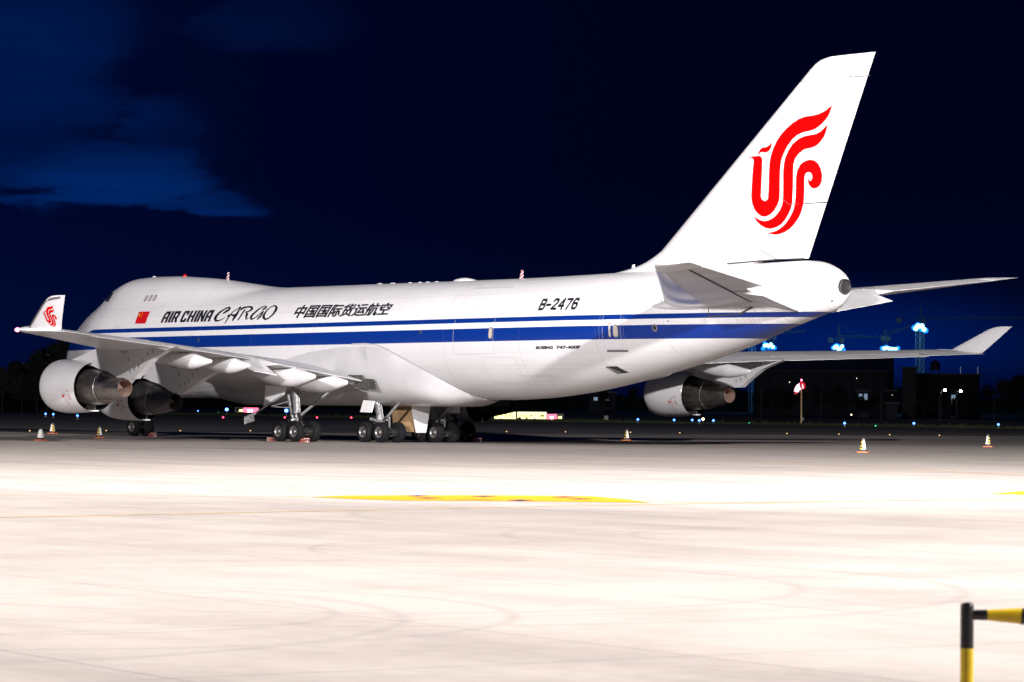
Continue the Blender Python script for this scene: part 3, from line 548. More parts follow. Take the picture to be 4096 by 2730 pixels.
# ================================================================ aerofoil surfaces
def foil(LE, TE, up, tc, camber=0., c0=0., c1=1., n=12, droop=0.):
    LE = Vector(LE); TE = Vector(TE); up = Vector(up); ch = (TE-LE).length; out = []
    cs = [c0+(c1-c0)*(.5-.5*math.cos(math.pi*i/n)) for i in range(n+1)]
    def yt(c): return 5*tc*(.2969*math.sqrt(max(c, 0))-.126*c-.3516*c*c+.2843*c**3-.1015*c**4)+.0004
    for sgn, seq in ((1, cs[::-1]), (-1, cs)):
        for c in seq:
            if sgn < 0 and c == cs[0] and c0 == 0: continue
            yc = camber*4*c*(1-c); q = LE+(TE-LE)*c+up*ch*(yc+sgn*yt(c))
            if droop: q -= up*droop*(c-c0)/(1-c0)
            out.append(q)
    return out
def surf(name, secs, mt, c0=0., c1=1., parent=None, n=12, camber=0., droop=None):
    "secs: (LE, TE, up, thickness ratio)"
    mb = MB(); mb.loft([foil(s[0], s[1], s[2], s[3], camber, c0, c1, n, (droop[i] if droop else 0)) for i, s in enumerate(secs)])
    return part(mb.build(name, mt, angle=35), parent)
def lerp_sec(secs, key, x):
    "interpolate section list of (key, ...) tuples of numbers"
    ks = [s[0] for s in secs]
    return [float(np.interp(x, ks, [s[i] for s in secs])) for i in range(len(secs[0]))]
WS = [(1.5, 17.9, 3.65, 34.6, 3.25, .125), (3.25, 19.5, 3.85, 35.15, 3.45, .125), (8, 23.8, 4.25, 36.5, 4.0, .11), (12.2, 27.7, 4.6, 37.8, 4.45, .10), (21, 35.8, 5.10, 43.1, 4.95, .09), (27, 41.3, 5.36, 46.75, 5.22, .085), (31.2, 45.1, 5.55, 49.15, 5.43, .08)]
def wing_secs(ps, s):
    out = []
    for p in ps:
        _, la, lz, ta, tz, tc = lerp_sec(WS, 0, p); out.append((V(la, s*p, lz), V(ta, s*p, tz), (0, 0, 1), tc))
    return out
PS = [1.5, 3.25, 5.5, 8, 10, 12.2, 14.5, 17, 19, 21, 23, 25, 27, 29, 30.4, 31.2]
WLM = None
def emblem_decal(name, polys, func, parent, thick=.012, step=.4):
    return decal_f(name, polys, M_red, thick=thick, step=step, astep=step, func=func, parent=parent)
def ribbon3(mb, pts, w, up, m=0):
    "flat ribbon along 3D points"
    for a, b in zip(pts[:-1], pts[1:]):
        a = Vector(a); b = Vector(b); t = (b-a).normalized(); s = Vector(up).cross(t).normalized()*w/2
        mb.add([a-s, b-s, b+s, a+s], [(0, 1, 2, 3)], m)
def wing_pt(p, c, s, top=True, off=.012):
    _, la, lz, ta, tz, tc = lerp_sec(WS, 0, p); ch = math.hypot(ta-la, tz-lz)
    y = 5*tc*(.2969*math.sqrt(c)-.126*c-.3516*c*c+.2843*c**3-.1015*c**4)*ch
    yc = .012*4*c*(1-c)*ch
    return V(la+(ta-la)*c, s*p, lz+(tz-lz)*c+yc+(y+off if top else -y-off))
for s in (1, -1):
    # fixed wing, cut away for the movable surfaces behind 0.76 chord
    wing = surf('wing', wing_secs(PS, s), M_grey, 0, .80, camber=.012)
    # trailing edge surfaces
    for nm, p0, p1, dr in (('inboard_flap', 3.5, 10.55, .02), ('inboard_aileron', 10.7, 12.75, .62), ('outboard_flap', 12.9, 21.3, .02), ('outboard_aileron', 21.5, 28.6, .05), ('fixed_trailing_edge', 28.7, 31.2, 0)):
        ps = [p0+(p1-p0)*i/5 for i in range(6)]
        surf(nm, wing_secs(ps, s), M_white if nm == 'inboard_aileron' else M_grey, .803, 1.0, parent=wing, n=6, camber=.012, droop=[dr]*6)
    # rounded tip with the wing lamp
    mb = MB(); rr = []
    for i in range(7):
        f = i/6; k = math.sqrt(max(0, 1-(f*.96)**2)); p = 31.2+.45*f
        LE = (45.1+.55*f, 5.55+.01*f); TE = (49.15+.12*f, 5.43)
        rr.append(foil(V(LE[0], s*p, LE[1]), V(TE[0], s*p, TE[1]), (0, 0, 1), .085*k+.004, .012*k))
    mb.loft(rr); part(mb.build('wing_tip', M_white, angle=35), wing)
    mb = MB(); mb.lathe([(0, .10), (.10, .085), (.17, .045), (.19, 0)], V(45.05, s*31.25, 5.56), (1, .25*s, 0), 14)
    part(mb.build('navigation_lamp', M_redlamp if s > 0 else mat('dark_green_lens', (.02, .2, .08), .2)), wing)
    # winglet
    wl = [(5.50, 46.35, 49.17, 31.45, .09), (5.75, 46.75, 49.28, 31.60, .07), (6.2, 47.65, 49.78-.22, 31.84, .07), (6.6, 48.45, 49.95-.02, 32.04, .07), (6.85, 48.98, 50.55-.10, 32.16, .07), (6.97, 49.32, 50.62, 32.22, .07), (7.03, 49.62, 50.78, 32.25, .06), (7.05, 49.95, 50.82, 32.26, .04)]
    wl = [(z, la, 49.17+(z-5.43)*(1.64/1.6), p, t) for z, la, ta, p, t in wl]
    nrm = Vector((0, s*.89, -.46)).normalized()
    wo_ = surf('winglet', [(V(la, s*p, z), V(ta, s*p, z), nrm, t) for z, la, ta, p, t in wl], M_white, parent=wing, n=10)
    def wl_map(a, z, th, s=s):
        p = float(np.interp(z, [q[0] for q in wl], [q[3] for q in wl])); la = float(np.interp(z, [q[0] for q in wl], [q[1] for q in wl])); ta = 49.17+(z-5.43)*1.025
        c = min(max((a-la)/(ta-la), 0), 1); y = 5*.07*(.2969*math.sqrt(c)-.126*c-.3516*c*c+.2843*c**3-.1015*c**4)*(ta-la)
        return V(a, s*p, z)+nrm*(y+th)
    if s > 0:
        emblem_decal('phoenix_emblem', BK['wl_emblem'], wl_map, wing, .010, .3)
        # bare metal leading edge strip of the winglet
        zs = [5.60+.115*i for i in range(12)]; lez = [float(np.interp(z, [q[0] for q in wl], [q[1] for q in wl])) for z in zs]
        strip = [[(lez[i]+.02, zs[i]), (lez[i]+.17, zs[i]), (lez[i+1]+.17, zs[i+1]), (lez[i+1]+.02, zs[i+1])] for i in range(11)]+[[(49.19, 6.865), (49.62, 6.99), (50.45, 7.03), (50.45, 6.94), (49.66, 6.90), (49.36, 6.865)]]
        decal_f('winglet_leading_edge', strip, mat('grey_edge_strip', (.22, .20, .20), .4, .3), thick=.035, step=.1, func=wl_map, parent=wing)
    # dark joints of flap and aileron ends on the upper skin
    for p in (10.6, 12.8, 21.4, 28.65): mb = MB(); ribbon3(mb, [wing_pt(p, c, s) for c in (.72, .8, .88, .97)], .06, (0, 0, 1)); part(mb.build('panel_joint', M_dline, smooth=False), wing)
    for c_, ps_, w_, m_ in ((.715, (13, 15, 17, 19, 21.3), .05, M_dline), (.79, (21.6, 24, 26, 28.6), .05, M_white), (.66, (13, 16, 19, 21.3), .04, M_white)):
        mb = MB(); ribbon3(mb, [wing_pt(p, c_, s) for p in ps_], w_, (0, 0, 1)); part(mb.build('panel_joint', m_, smooth=False), wing)
    # flap track fairings
    for (ta, tp, tz, L, hw, hh) in ((42.92, 18.73, 4.28, 5.6, .36, .46), (40.56, 14.74, 4.14, 5.6, .38, .50), (38.6, 9.12, 3.64, 6.8, .46, .64), (36.95, 5.76, 3.36, 7.0, .48, .66)):
        mb = MB(); rr = []
        for f, k, kz, cz in ((0, .03, .03, 0), (.002, .13, .12, 0), (.008, .20, .19, 0), (.02, .26, .25, 0), (.10, .50, .48, .0), (.20, .80, .76, .02), (.30, .97, .95, .05), (.36, 1.0, 1.0, .09), (.5, 1.0, 1.02, .16), (.65, .92, .92, .28), (.8, .75, .72, .45), (.92, .45, .45, .60), (1, .12, .12, .70)):
            rr.append([V(ta-L*f, s*(tp+hw*k*math.cos(t)), tz+cz*.9+(hh*kz*math.sin(t)*(1.0 if math.sin(t) < 0 else .8))) for t in [2*math.pi*i/28 for i in range(28)]])
        mb.loft(rr); part(mb.build('flap_track_fairing', M_nac, angle=50), wing)
    # dark grey panels over the cavity where the flap meets the body
    if s > 0:
        mb = MB(); mb.poly_extrude([V(35.0, 3.42, 3.62), V(36.25, 3.42, 3.55), V(36.5, 3.36, 2.95), V(35.7, 3.4, 3.0), V(34.4, 3.45, 3.15)], Vector((0, .05, 0)))
        mb.poly_extrude([V(33.9, 3.44, 3.80), V(35.25, 3.44, 3.78), V(35.25, 3.44, 3.62), V(34.0, 3.44, 3.62)], Vector((0, .04, 0)))
        part(mb.build('flap_seal', mat('dark_grey_seal', (.09, .085, .08), .5, vary=.6, scale=4), smooth=False))
# ---- tail planes
TP = [(.9, 57.2, 7.15, 66.85, 7.55, .095), (2.6, 58.95, 7.40, 67.3, 7.74, .095), (4.45, 60.8, 7.68, 67.85, 7.97, .09), (9.5, 65.92, 8.46, 69.42, 8.56, .085), (10.8, 67.25, 8.66, 69.87, 8.72, .08), (11.0, 67.5, 8.68, 69.92, 8.74, .07), (11.12, 67.95, 8.71, 69.96, 8.75, .035)]
def tp_secs(ps, s):
    out = []
    for p in ps:
        _, la, lz, ta, tz, tc = lerp_sec(TP, 0, p); out.append((V(la, s*p, lz), V(ta, s*p, tz), (0, 0, 1), tc))
    return out
for s in (1, -1):
    tp_ = surf('tail_plane', tp_secs([.9, 1.8, 2.6, 3.6, 4.45, 6, 8, 9.5, 9.9], s), M_grey, 0, .70)
    surf('elevator', tp_secs([.95, 2.0, 3.2, 4.4], s), M_grey, .703, 1.0, parent=tp_, n=6, droop=[.76, .68, .60, .51])
    surf('elevator', tp_secs([4.5, 6, 8, 9.85], s), M_grey, .703, 1.0, parent=tp_, n=6, droop=[.03, .03, .02, .02])
    surf('tail_plane_tip', tp_secs([9.92, 10.4, 10.8, 11.0, 11.12], s), M_white, 0, 1.0, parent=tp_, n=12)
    # polished leading edge, a skin over the first quarter
    mb = MB(); rr = []
    for p in (2.7, 4, 6, 8, 9.2, 9.9):
        _, la, lz, ta, tz, tc = lerp_sec(TP, 0, p); ch = ta-la; ring = []
        cend = .36-.15*(p-2.7)/7.7
        for c in [cend*(1-i/8)**2 for i in range(9)]: ring.append((c, 1))
        for c in [cend*(i/8)**2 for i in range(1, 9)]: ring.append((c, -1))
        rr.append([V(la+ch*c-.012*(1-c/cend), s*p, lz+(tz-lz)*c+sg*(5*tc*(.2969*math.sqrt(c)-.126*c-.3516*c*c+.2843*c**3-.1015*c**4)*ch+.010)) for c, sg in ring])
    vs = [v for r in rr for v in r]; n = len(rr[0]); fs = [(j*n+i, j*n+i+1, (j+1)*n+i+1, (j+1)*n+i) for j in range(5) for i in range(n-1)]
    mb.add(vs, fs); part(mb.build('polished_leading_edge', M_metal), tp_)
    mb = MB()
    ribbon3(mb, [V(*[(la+(ta-la)*.702), s*p, lz+(tz-lz)*.702-5*tc*.0614*(ta-la)-.02]) for p, la, lz, ta, tz, tc in [lerp_sec(TP, 0, q) for q in (2.0, 4, 6, 8, 9.85)]], .13, (0, 0, 1)); part(mb.build('elevator_gap', M_dark, smooth=False), tp_)
    mb = MB(); rr = []
    for i in range(9):
        f = i/8; k = math.sin(math.pi*min(f*.6+.0, .5)) if f < 1 else 1; k = [.02, .45, .68, .82, .9, .96, 1, .9, .5][i]
        rr.append([V(57.7+4.4*f, s*(side(57.7+4.4*f, 7.15)-.1+.42*k*math.cos(t)), 7.18+.10*f+.30*k*math.sin(t)) for t in [2*math.pi*j/16 for j in range(16)]])
    mb.loft(rr); part(mb.build('root_fairing', M_nac), tp_)
# ---- fin and rudder
def fin_le(z):
    zs = [8.9, 9.2, 9.35, 9.55, 9.8, 10.1, 10.5, 18.2, 18.6, 18.85, 19.0, 19.1]; as_ = [51.2, 53.2, 54.0, 54.7, 55.3, 55.9, 56.4, 66.0, 66.5, 66.85, 67.2, 67.8]
    return float(np.interp(z, zs, as_))
def fin_te(z): return 66.39+(z-9.35)*.453
def fin_secs(zs):
    out = []
    for z in zs:
        la, ta = fin_le(z), fin_te(z); t = .095 if z > 10 else .095-.02*(10-z)
        k = 1.0 if z < 18.6 else max(.35, 1-(z-18.6)*1.2)
        out.append((V(la, 0, z), V(ta, 0, z+ (z-9.35)*0), (0, 1, 0), t*k))
    return out
def fin_hinge(z): return (63.47+(z-9.9)*.712-fin_le(z))/(fin_te(z)-fin_le(z))
def fin_part(name, zs, c0f, c1f, mt=M_white, parent=None):
    mb = MB(); mb.loft([foil(s_[0], s_[1], s_[2], s_[3], 0, c0f(z), c1f(z), 14) for z, s_ in zip(zs, fin_secs(zs))]); return part(mb.build(name, mt, angle=35), parent)
zf = [8.9, 9.2, 9.35, 9.55, 9.8, 10.1, 10.5, 11.2, 12, 13, 14, 15, 16, 17, 18.0]
fin = fin_part('tail_fin', zf, lambda z: 0., lambda z: fin_hinge(max(z, 9.5)))
fin_part('fin_tip', [18.02, 18.2, 18.6, 18.85, 19.0, 19.1], lambda z: 0., lambda z: 1., parent=fin)
fin_part('rudder', [9.42, 10, 11, 12.07], lambda z: fin_hinge(z)+.003, lambda z: 1., parent=fin)
fin_part('rudder', [12.11, 13, 14, 15, 16, 17, 17.98], lambda z: fin_hinge(z)+.003, lambda z: 1., parent=fin)
def fin_map(a, z, th):
    LE, TE = fin_le(z), fin_te(z); c = min(max((a-LE)/(TE-LE), 0), 1)
    return V(a, 5*.095*(TE-LE)*(.2969*math.sqrt(c)-.126*c-.3516*c*c+.2843*c**3-.1015*c**4)+.0004*(TE-LE)+th, z)
emblem_decal('phoenix_emblem', BK['emblem'], fin_map, fin, .012, .3)
for pts_, w_ in ((((64.75, 12.5), (65.25, 12.09), (67.6, 12.07)), .035), (((69.1, 18.13), (69.4, 18.0), (70.5, 18.0)), .03), (((61.2, 9.30), (64.5, 9.42), (66.2, 9.42)), .06), (((63.3, 9.95), (64.4, 9.45)), .03)):
    mb = MB(); ribbon3(mb, [fin_map(a, z, .018) for a, z in pts_], w_, (0, 1, 0)); part(mb.build('rudder_joint', M_dline, smooth=False), fin)
# ---- engines
def engine(a0, p, zx, tilt, length_scale=1.0, pyl=None, dark_core=False, s=1):
    "a0: inlet lip, zx: axis height at the fan exhaust"
    ax = Vector((-1, 0, -tilt)).normalized(); o0 = V(a0, p, zx+3.48*tilt)
    mb = MB()
    prof = [(.35, 1.10), (.22, 1.12), (.13, 1.16), (.10, 1.21), (.13, 1.27), (.24, 1.325), (.5, 1.375), (.95, 1.405), (1.5, 1.40), (2.1, 1.365), (2.8, 1.325), (3.48, 1.265), (3.49, 1.25), (3.2, 1.235), (2.6, 1.19), (2.0, 1.10), (1.2, 1.05), (.35, 1.10)]
    mb.lathe(prof, o0, ax, 64, m=[1, 1, 1, 1, 1, 0, 0, 0, 0, 0, 0, 1, 2, 2, 2, 2, 2])
    cowl = part(mb.build('engine_cowling', [M_nac, M_metal, M_dark], angle=30))
    mb = MB(); mb.lathe([(.9, .02), (1.0, .35), (1.02, 1.06)], o0, ax, 40); part(mb.build('fan', M_dark), cowl)
    mb = MB(); cm = M_core_d if dark_core else M_core
    mb.lathe([(2.0, 1.10), (2.4, .76), (2.7, .87), (3.0, .925), (3.5, .94), (4.0, .915), (4.62, .845), (4.63, .815)], o0, ax, 48); part(mb.build('core_cowling', cm, angle=25), cowl)
    mb = MB(); mb.lathe([(4.5, .80), (4.9, .765), (5.4, .67), (5.9, .555), (6.35, .455), (6.352, .44), (6.2, .42), (5.6, .45), (5.2, .40)], o0, ax, 48, m=[0, 0, 0, 0, 0, 1, 1, 1])
    part(mb.build('exhaust_nozzle', [cm, M_noz if not dark_core else M_core_d], angle=25), cowl)
    mb = MB(); mb.lathe([(5.3, .26), (5.7, .22), (6.22, 0)], o0, ax, 24); part(mb.build('exhaust_cone', M_noz, angle=25), cowl)
    # lower strut between core and cowling, latch plate under the lip
    mb = MB(); mb.box(o0+ax*3.15+Vector((0, 0, -1.06)), (.8, .10, .36)); part(mb.build('lower_strut', M_core_d, smooth=False), cowl)
    mb = MB(); mb.box(o0+ax*3.42+Vector((0, 0, -1.225)), (.42, .34, .05)); part(mb.build('latch_plate', M_white, smooth=False), cowl)
    # grille on the core, cowl joints and markings
    def on(t, phi, r): # phi from port-horizontal up
        q = o0+ax*t; return q+Vector((0, s*0+math.cos(phi)*r, math.sin(phi)*r))
    def patch(name, t0, t1, f0, f1, rf, mt, par):
        mb = MB(); n = 6; g = []
        for i in range(n+1):
            for j in range(3):
                t = t0+(t1-t0)*j/2; g.append(on(t, f0+(f1-f0)*i/n, rf(t)+.012))
        mb.add(g, [(i*3+j, i*3+j+1, (i+1)*3+j+1, (i+1)*3+j) for i in range(n) for j in range(2)]); return part(mb.build(name, mt, smooth=False), par)
    rc = lambda t: float(np.interp(t, [3.0, 3.5, 4.0, 4.62], [.925, .94, .915, .845]))
    rn = lambda t: float(np.interp(t, [.45, .95, 1.5, 2.1, 2.8, 3.48], [1.375, 1.405, 1.40, 1.365, 1.325, 1.265]))
    for k in range(4): patch('vent_slot', 3.88+.105*k, 3.95+.105*k, .48, .78, rc, M_dark, cowl)
    patch('vent_surround', 4.32, 4.52, .44, .72, rc, M_core_d, cowl)
    patch('red_marking_line', 2.62, 2.65, -.15, -.95, rn, M_mark, cowl)
    patch('red_symbol', 2.40, 2.55, -.32, -.42, rn, M_red, cowl)
    patch('faded_marking', 2.86, 3.0, -.12, -.2, rn, mat('faded_red', (.48, .30, .29), .5), cowl); patch('faded_marking', 2.88, 3.1, -.3, -.52, rn, mat('faded_red', (.50, .36, .35), .5), cowl)
    patch('cowl_joint', 1.93, 1.945, -1.4, 1.1, rn, M_line, cowl)
    # pylon
    pp = [(a0+x, z) for x, z in pyl]
    mb = MB(); n = len(pp); rr = []
    def ring(w): return [V(x, p+w, z) for x, z in pp]
    vs = ring(.17)+ring(-.17)
    mb.add(vs, [tuple(range(n)), tuple(range(n, 2*n))[::-1]]+[(i, n+i, n+(i+1) % n, (i+1) % n) for i in range(n)])
    py = part(mb.build('pylon', M_grey, angle=20, smooth=False))
    return cowl, py, pp
OUT = [(1.5, 4.35), (3.2, 4.75), (5.2, 5.22), (8.0, 5.1), (11.0, 4.93), (10.2, 4.72), (9.2, 4.40), (8.4, 3.95), (7.85, 3.62), (7.5, 3.36), (6.6, 3.34), (6.55, 3.40), (5.85, 3.42), (5.0, 3.72), (4.2, 3.85), (3.5, 4.03), (2.0, 4.15)]
INN = [(1.5, 3.85), (3.2, 4.2), (5.0, 4.62), (7.0, 4.5), (11.2, 3.98), (10.3, 3.80), (9.2, 3.45), (8.2, 3.0), (7.7, 2.82), (7.3, 2.66), (6.4, 2.70), (5.9, 2.85), (5.0, 3.20), (4.2, 3.33), (3.5, 3.5), (2.0, 3.65)]
for s in (1, -1):
    cw, py, pp = engine(32.32, s*21.12, 2.94, .018, pyl=OUT, s=s)
    cw2, py2, pp2 = engine(23.22, s*11.98, 2.42, .075, pyl=INN, dark_core=True, s=s)
    for par, P, ya, ex in ((py, OUT, 32.32, ((5.0, 3.72, 5.0, 5.0), (6.15, 3.42, 6.15, 4.75))), (py2, INN, 23.22, ((5.2, 3.1, 5.2, 4.3),))):
        w = s*(21.12 if par is py else 11.98)
        for x0, z0, x1, z1 in ex: mb = MB(); ribbon3(mb, [V(ya+x0, w+.175, z0), V(ya+x1, w+.175, z1)], .03, (0, 1, 0)); part(mb.build('panel_joint', M_line, smooth=False), par)
        mb = MB()
        dz = 0 if par is py else -.62
        for x, z in ((7.1, 3.75), (7.5, 3.85), (7.9, 4.0), (8.25, 4.3), (8.7, 4.6), (9.15, 4.75), (6.95, 4.35)):
            mb.poly_extrude([V(ya+x-.02, w+.18, z-.09+dz), V(ya+x+.02, w+.18, z-.09+dz), V(ya+x+.0, w+.18, z+.09+dz), V(ya+x-.04, w+.18, z+.09+dz)], Vector((0, .01, 0)))
        for x, z in ((6.45, 4.72), (6.6, 4.72), (6.75, 4.76)): mb.lathe([(0, .035), (.012, .035), (.013, 0)], V(ya+x, w+.172, z+dz), (0, 1, 0), 10)
        part(mb.build('drain_slot', M_dark, smooth=False), par)
        mb = MB(); mb.box(V(ya+6.2, w+.176, 4.74+dz), (.28, .012, .03)); part(mb.build('red_marking_line', M_mark, smooth=False), par)
# striped pitot-like flag on the core cowl seen behind the body gear
mb = MB(); mb.box(V(27.6, -11.05, 2.75), (.05, .02, .55), rot=Matrix.Rotation(R(18), 3, 'Y')); part(mb.build('red_and_white_tape', stripe_mat('tape_stripes', (.8, .78, .78), (.6, .02, .03), 7, (0, 0, 1)), smooth=False))
# ---- landing gear
tyre_mb = MB()
tp2 = []
Rt, Wt = .575, .225
for i in range(25):
    t = -math.pi*.88+2*math.pi*.88*i/24
    x = Wt*math.copysign(abs(math.sin(t))**.75, math.sin(t)); r = .425+.150*math.copysign(abs(math.cos(t))**.6, math.cos(t)); tp2.append((x, r))
tyre_mb.lathe(tp2, (0, 0, 0), (0, 1, 0), 44)
# grooves
tyre = tyre_mb.build('wheel', M_tyre, angle=60); tyre_me = tyre.data; bpy.data.objects.remove(tyre)
for v in tyre_me.vertices:
    if v.co.z < -.555: v.co.z = -.555-(v.co.z+.555)*.1
rim_mb = MB()
rim_mb.lathe([(.10, .315), (.205, .315), (.215, .295), (.19, .27), (.12, .25), (.09, .16), (.15, .12), (.20, .10), (.215, .0)], (0, 0, 0), (0, 1, 0), 36, m=[0, 0, 0, 0, 1, 0, 0, 0])
rim_mb.lathe([(-.215, .29), (-.20, .315), (-.10, .315), (-.10, .29), (-.20, .25), (-.20, .0)], (0, 0, 0), (0, 1, 0), 28, m=1)
for k in range(14):
    t = 2*math.pi*k/14; rim_mb.box((math.cos(t)*.21, .125, math.sin(t)*.21), (.09, .04, .025), 0, Matrix.Rotation(-t, 3, 'Y'))
rim = rim_mb.build('wheel_rim', [M_hub, M_oily], angle=30); rim_me = rim.data; bpy.data.objects.remove(rim)
def wheel(a, p, face):
    o = link(bpy.data.objects.new('wheel', tyre_me)); o.parent = AC; o.location = OFF+V(a, p, .635); o.rotation_euler = (0, R(random.uniform(-3, 3))*0, 0 if face > 0 else math.pi)
    r = link(bpy.data.objects.new('wheel_rim', rim_me)); r.parent = o; r.rotation_euler = (0, random.uniform(0, 1), 0); return o
def bogie(a, p):
    for da in (-.735, .735):
        for dp in (-.56, .56): wheel(a+da, p+dp, dp)
def gear(name, a, p, top, lean=0., brace=()):
    mb = MB(); bx = V(a, p, .62)
    mb.tube(V(a-.95, p, .62), V(a+.95, p, .62), .10, n=12, m=1)
    for da in (-.735, .735):
        mb.tube(V(a+da, p-.42, .6), V(a+da, p+.42, .6), .085, n=12, m=1)
        for sg in (-1, 1):
            mb.lathe([(0, .10), (.0, .235), (.20, .25), (.2, .1)], V(a+da, p+sg*.14, .6), (0, sg, 0), 20, m=1)
            for k in range(6):
                t = k*math.pi/3+.3; mb.tube(V(a+da+.18*math.cos(t), p+sg*.13, .6+.18*math.sin(t)), V(a+da+.18*math.cos(t), p+sg*.10, .6+.18*math.sin(t)), .035, n=6, m=0)
        mb.tube(V(a+da, p+.06, .72), V(a+.0, p+.06, 1.25), .03, n=8, m=1)
    T = V(*top); B = V(a, p, .66); mid = B.lerp(T, .42)
    mb.tube(B, mid, .115, n=16, m=2); mb.tube(B.lerp(T, .34), T, .175, .19, n=18, m=0)
    for f in (.36, .5, .66, .8): q = B.lerp(T, f); d = (T-B).normalized(); mb.tube(q-d*.03, q+d*.03, .215, n=18, m=0)
    # torque links behind, hydraulic lines
    q1 = B.lerp(T, .06); q2 = B.lerp(T, .42); k = (q1+q2)/2+V(.48, 0, 0)
    for dy in (-.09, .09):
        mb.tube(q1+Vector((0, dy, 0)), k+Vector((0, dy*.4, 0)), .045, n=8, m=1); mb.tube(q2+Vector((0, dy, 0)), k+Vector((0, dy*.4, 0)), .045, n=8, m=1)
    for j in range(4):
        y = -.12+.08*j; mb.path([B+V(.16, y, .1), q2+V(.2, y, 0), T+V(.2, y*.8, -.05)], .014, n=5, m=1 if j % 2 else 0)
    mb.tube(V(a+.55, p+.16, .98), V(a+.05, p+.12, 1.3), .07, n=10, m=0)
    rnd = random.Random(int(a*10))
    for j in range(26):   # valves, hoses and brake rods crowded round the truck beam
        q = V(a+rnd.uniform(-.7, .7), p+rnd.uniform(-.3, .3), rnd.uniform(.72, 1.35)); w = q+Vector((rnd.uniform(-.28, .28), rnd.uniform(-.2, .2), rnd.uniform(-.18, .22)))
        mb.tube(q, w, rnd.uniform(.018, .065), n=7, m=rnd.choice((0, 1, 1, 1, 2)))
    for (q, w, r, mm_) in brace: mb.tube(V(*q), V(*w), r, n=10, m=mm_)
    return part(mb.build(name, [M_strut, M_oily, M_chrome], angle=40))
for s in (1, -1):
    # wing gear
    a, p = 31.95, s*5.5
    bogie(a, p)
    g = gear('wing_landing_gear', a, p, (31.75, s*5.5, 3.5), brace=[((31.9, s*5.5, 1.35), (32.3, s*3.5, 2.9), .07, 0), ((32.1, s*5.45, 1.4), (32.6, s*3.6, 2.9), .035, 2), ((31.7, s*5.5, 1.0), (31.1, s*5.55, 2.9), .10, 0), ((31.3, s*5.6, 2.3), (30.6, s*6.3, 2.0), .03, 0)])
    # gear leg door and its actuating rod
    mb = MB(); mb.poly_extrude([V(30.2, s*6.35, 3.2), V(31.7, s*6.05, 3.1), V(31.6, s*6.15, 2.65), V(30.3, s*6.6, 1.95)], Vector((0, .05, 0))); part(mb.build('gear_door', M_nac, smooth=False))
    mb = MB(); mb.tube(V(31.55, s*6.1, 2.7), V(30.1, s*7.3, 1.45), .055, n=10); mb.tube(V(31.0, s*6.5, 2.0), V(31.5, s*5.7, 1.95), .03, n=8)
    mb.poly_extrude([V(30.2, s*7.25, 1.62), V(29.9, s*7.6, 1.42), V(29.75, s*7.5, 1.0), V(30.0, s*7.0, 1.2)], Vector((0, .04, 0))); part(mb.build('door_rod', M_strut, smooth=False))
    # body gear
    a, p = 35.0, s*1.92
    bogie(a, p)
    gear('body_landing_gear', a, p, (34.6, s*1.92, 2.35), brace=[((34.95, s*1.9, 1.1), (36.6, s*1.9, 2.3), .08, 0), ((34.9, s*1.9, 1.25), (33.4, s*1.4, 2.3), .07, 0), ((34.4, s*2.2, 1.35), (35.4, s*2.2, 1.2), .10, 0)])
    mb = MB(); mb.box(V(35.75, s*1.95, 1.18), (.05, .10, .62)); part(mb.build('towing_lug', M_strut, smooth=False))
    mb = MB(); mb.poly_extrude([V(34.75, s*2.98, 2.40), V(35.75, s*2.98, 2.36), V(35.65, s*3.1, 1.72), V(34.6, s*3.1, 1.74)], Vector((0, .05, 0))); part(mb.build('gear_door', M_nac, smooth=False))
    mb = MB(); mb.poly_extrude([V(33.6, s*.25, 2.2), V(35.9, s*.25, 2.2), V(35.75, s*.22, .66), V(35.25, s*.22, .64), V(33.9, s*.22, .95)], Vector((0, .04, 0))); part(mb.build('gear_door', M_tan, smooth=False))['label'] = 'tan lined belly gear door'
mb = MB(); mb.poly_extrude([V(36.0, .62, 2.15), V(36.0, -.72, 2.15), V(36.0, -.42, .62), V(36.0, .28, .62)], Vector((.06, 0, 0))); part(mb.build('gear_door', M_nac, smooth=False))['label'] = 'white tapered belly gear door'
# nose gear
a = 7.75
for dp in (-.46, .46): wheel(a, dp, dp)
mb = MB(); mb.tube(V(a, -.45, .6), V(a, .45, .6), .09, n=12, m=1); mb.tube(V(a, 0, .6), V(a-.1, 0, 1.7), .11, n=14, m=2); mb.tube(V(a-.07, 0, 1.4), V(a-.2, 0, 2.7), .16, n=14, m=0)
mb.tube(V(a-.1, 0, 1.5), V(a-1.4, 0, 2.6), .07, m=0); mb.tube(V(a+.05, 0, .75), V(a+.45, 0, 1.15), .04, m=1); mb.tube(V(a+.45, 0, 1.15), V(a, 0, 1.5), .04, m=1)
part(mb.build('nose_landing_gear', [M_strut, M_oily, M_chrome]))
for s in (1, -1):
    mb = MB(); mb.poly_extrude([V(6.0, s*.8, 2.55), V(8.3, s*.8, 2.55), V(8.2, s*.95, 1.75), V(6.1, s*.95, 1.75)], Vector((0, .04, 0))); part(mb.build('gear_door', M_nac, smooth=False))
